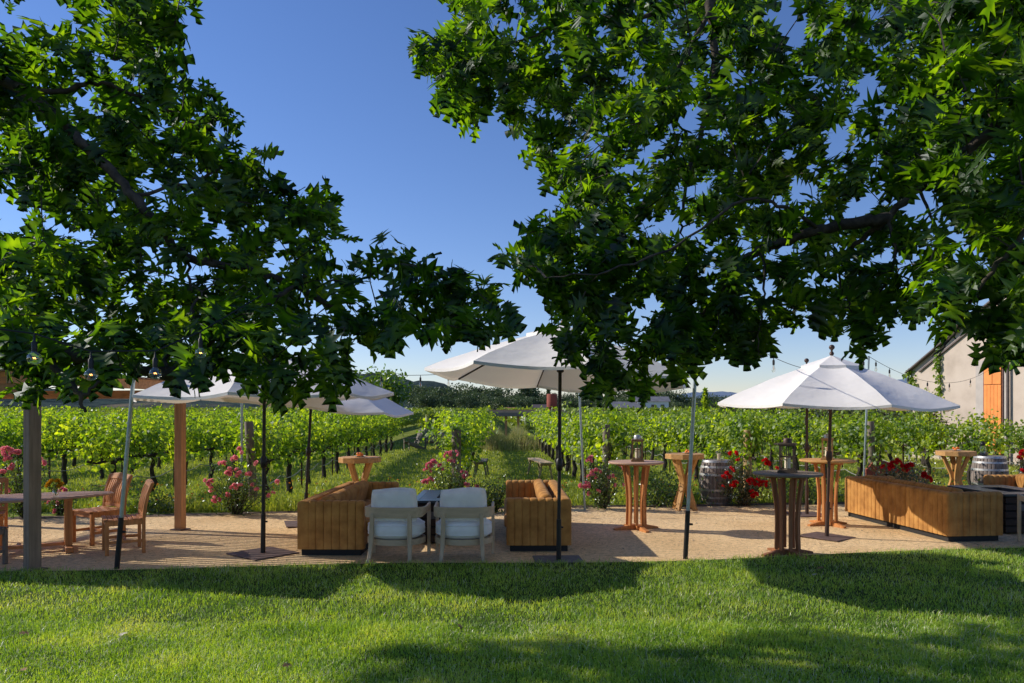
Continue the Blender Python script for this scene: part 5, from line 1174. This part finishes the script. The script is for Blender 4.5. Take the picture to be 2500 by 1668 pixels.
polyL = [(165, -60), (445, -60), (425, 60), (405, 110), (430, 150), (420, 180), (470, 200), (510, 255), (560, 290), (600, 320), (650, 345), (655, 385), (640, 410), (690, 440), (765, 455), (840, 480), (825, 540), (800, 560), (765, 600), (770, 625), (860, 590), (905, 580), (970, 600), (985, 640), (1010, 600), (1035, 570), (1085, 580), (1100, 630), (1130, 660), (1165, 720), (1170, 765), (1120, 770), (1060, 800), (1020, 800), (990, 790), (960, 755), (920, 750), (875, 755), (865, 800), (840, 805), (800, 770), (780, 760), (755, 785), (735, 815), (830, 855), (825, 875), (760, 872), (700, 885), (665, 905), (610, 905), (560, 865), (420, 855), (385, 865), (270, 850), (205, 885), (130, 880), (90, 915), (-80, 880), (-80, 70), (40, 75), (100, 70), (200, 100), (235, 150), (190, 60)]
holesL = [(50, 505, 60, 28), (200, 275, 35, 16), (432, 618, 28, 14), (425, 385, 26, 18), (185, 250, 16, 14), (8, 470, 26, 26), (455, 655, 20, 10), (540, 540, 18, 12), (640, 640, 12, 14), (770, 690, 40, 22), (330, 250, 10, 8), (230, 735, 12, 14), (115, 20, 45, 30), (880, 670, 16, 10)]
limbsL = [([Vector((-6.2, 4.0, 1.7)), pt(-500, 760, 4.2), pt(-100, 790, 4.3), pt(0, 797, 4.3), pt(120, 808, 4.3), pt(240, 832, 4.35), pt(370, 858, 4.4), pt(400, 848, 4.4), pt(480, 785, 4.5), pt(560, 735, 4.6), pt(640, 680, 4.7), pt(700, 640, 4.9)], .050, .012),
          ([Vector((-6.0, 4.3, 3.0)), pt(-300, 60, 5.2), pt(-80, 150, 5.1), pt(60, 210, 5.0), pt(150, 290, 4.9), pt(240, 380, 4.9), pt(330, 480, 4.9), pt(430, 590, 5.0), pt(520, 610, 5.0), pt(640, 640, 5.1), pt(740, 690, 5.1), pt(850, 757, 5.2), pt(900, 765, 5.2), pt(960, 738, 5.3), pt(1010, 750, 5.3), pt(1080, 735, 5.4), pt(1150, 740, 5.5)], .045, .005),
          ([pt(100, 812, 4.3), pt(150, 870, 4.2), pt(185, 905, 4.1), pt(190, 940, 4.1)], .022, .008),
          ([pt(190, 905, 4.1), pt(250, 870, 4.15), pt(300, 840, 4.2)], .010, .004),
          ([pt(60, 210, 5.0), pt(150, 205, 5.0), pt(240, 193, 5.1), pt(330, 230, 5.2), pt(430, 275, 5.3), pt(520, 340, 5.4)], .020, .004),
          ([pt(370, 855, 4.4), pt(400, 790, 4.6), pt(450, 690, 4.8), pt(500, 640, 4.9)], .014, .004),
          ([pt(300, 450, 4.9), pt(430, 420, 5.0), pt(520, 380, 5.2), pt(600, 390, 5.4)], .013, .004),
          ([pt(430, 590, 5.0), pt(440, 680, 5.0), pt(450, 760, 4.9)], .012, .004),
          ([Vector((-6.0, 4.5, 4.6)), pt(-200, -300, 6.2), pt(120, -160, 6.0), pt(260, -30, 5.9), pt(330, 80, 5.8), pt(380, 150, 5.8)], .05, .006),
          ([Vector((-6.2, 4.8, 5.2)), Vector((-7.5, 6.5, 6.6)), Vector((-9, 8.2, 7.5)), Vector((-11, 9.2, 7.8))], .07, .02)]
def depthL(x, y):
    if y > 720: return (3.95, 5.6)
    if x > 800: return (4.6, 5.7)
    return (4.7, 6.6)
ex = []  # off-view crown clusters added so their shadow falls on the near lawn
rr = random.Random(77)
while len(ex) < 420:
    z = rr.uniform(6.6, 8.2); sx_ = rr.uniform(-.9, 6.5); syy = rr.uniform(4.7, 6.0 + .13 * max(0, sx_ - 1) + .18 * math.sin(sx_ * 3.1)); p = Vector((sx_ - 1.59 * z, syy + .476 * z, z))
    if (H - z) * F / p.y + HY > -15 and abs(p.x) / p.y < .72: continue
    ex.append(p)
oak('oak_tree', (-6.6, 3.7, 0), 'dark leafy oak whose low boughs reach in from the left', limbsL, polyL, holesL, depthL, 530, 21, ex)
polyR = [(1005, -60), (1010, 30), (985, 100), (955, 130), (975, 190), (1020, 250), (1060, 290), (1120, 310), (1150, 270), (1195, 275), (1215, 340), (1240, 400), (1290, 430), (1310, 470), (1270, 510), (1200, 530), (1165, 570), (1180, 610), (1245, 640), (1225, 690), (1255, 760), (1285, 810), (1350, 830), (1330, 870), (1380, 905), (1440, 910), (1500, 915), (1560, 880), (1590, 840), (1640, 855), (1680, 850), (1730, 815), (1775, 765), (1790, 740), (1835, 725), (1825, 690), (1835, 645), (1858, 635), (1858, 700), (1900, 735), (1920, 775), (1960, 805), (1995, 828), (2020, 775), (2035, 700), (2065, 690), (2100, 720), (2160, 760), (2200, 780), (2290, 810), (2450, 800), (2450, -60)]
holesR = [(1440, 165, 34, 18), (1590, 275, 32, 26), (1995, 215, 34, 34), (1930, 318, 22, 14), (2115, 485, 50, 34), (2032, 575, 14, 26), (1860, 570, 12, 34), (1452, 400, 16, 30), (1860, 440, 22, 16), (1790, 30, 30, 22), (1825, 75, 20, 24), (2000, 455, 30, 16), (2190, 555, 26, 20), (2240, 600, 30, 16), (1690, 170, 22, 18), (1760, 640, 18, 22), (1500, 690, 10, 20), (1600, 760, 20, 10), (2270, 690, 26, 12), (1900, 350, 18, 12)]
limbsR = [([Vector((6.0, 4.6, 3.6)), pt(2700, 130, 4.6), pt(2480, 220, 4.6), pt(2350, 265, 4.6), pt(2280, 300, 4.7), pt(2200, 360, 4.8), pt(2110, 430, 4.9), pt(2040, 500, 5.0), pt(1985, 545, 5.1), pt(1930, 590, 5.2)], .052, .012),
          ([pt(2040, 502, 5.0), pt(1960, 512, 5.0), pt(1880, 525, 5.0), pt(1800, 555, 5.1), pt(1745, 575, 5.1), pt(1690, 612, 5.2), pt(1650, 670, 5.2), pt(1590, 740, 5.3), pt(1520, 790, 5.3), pt(1460, 830, 5.3)], .042, .007),
          ([Vector((6.0, 5.0, 5.0)), pt(2300, -180, 6.4), pt(1900, -120, 6.4), pt(1650, -30, 6.3), pt(1640, 90, 6.3), pt(1640, 190, 6.3), pt(1612, 300, 6.2), pt(1575, 420, 6.0), pt(1560, 540, 5.8)], .06, .008),
          ([pt(1650, -30, 6.3), pt(1560, 10, 6.4), pt(1450, 42, 6.5), pt(1350, 45, 6.6), pt(1250, 70, 6.7), pt(1120, 130, 6.7)], .028, .004),
          ([pt(1640, 60, 6.3), pt(1700, 80, 6.4), pt(1720, 160, 6.4), pt(1715, 300, 6.3), pt(1690, 420, 6.2)], .022, .004),
          ([pt(1650, -20, 6.3), pt(1560, 150, 6.2), pt(1440, 300, 6.1), pt(1380, 420, 5.9), pt(1330, 520, 5.8)], .020, .004),
          ([Vector((5.6, 4.6, 3.3)), pt(2600, 300, 4.0), pt(2400, 480, 4.0), pt(2320, 570, 4.0), pt(2240, 680, 4.1), pt(2170, 790, 4.2), pt(2140, 815, 4.2)], .022, .004),
          ([pt(2280, 300, 4.7), pt(2285, 220, 4.6), pt(2275, 150, 4.5), pt(2260, 60, 4.5)], .03, .01),
          ([pt(1880, 525, 5.0), pt(1800, 480, 4.8), pt(1700, 460, 4.7), pt(1560, 560, 4.5), pt(1400, 620, 4.4), pt(1250, 640, 4.4)], .014, .003),
          ([pt(1745, 575, 5.1), pt(1755, 660, 5.0), pt(1740, 760, 5.0), pt(1745, 820, 5.0)], .010, .003),
          ([pt(2040, 500, 5.0), pt(2050, 600, 4.9), pt(2010, 700, 4.9), pt(2000, 780, 4.9)], .011, .003),
          ([pt(1930, 590, 5.2), pt(1935, 660, 5.1), pt(1960, 730, 5.0), pt(1985, 800, 5.0)], .009, .003),
          ([pt(2110, 430, 4.9), pt(2150, 540, 4.9), pt(2140, 640, 4.9), pt(2160, 700, 4.9)], .011, .003)]
def depthR(x, y):
    if x < 1330 and y < 480: return (5.6, 7.6)
    if x > 2080: return (3.7, 6.5)
    if y > 560: return (4.7, 6.3)
    if x > 2200: return (3.6, 7.2)
    return (4.7, 8.6)
oak('oak_tree', (6.6, 4.4, 0), 'dark leafy oak whose boughs hang in from the right', limbsR, polyR, holesR, depthR, 1060, 22, shade=True)
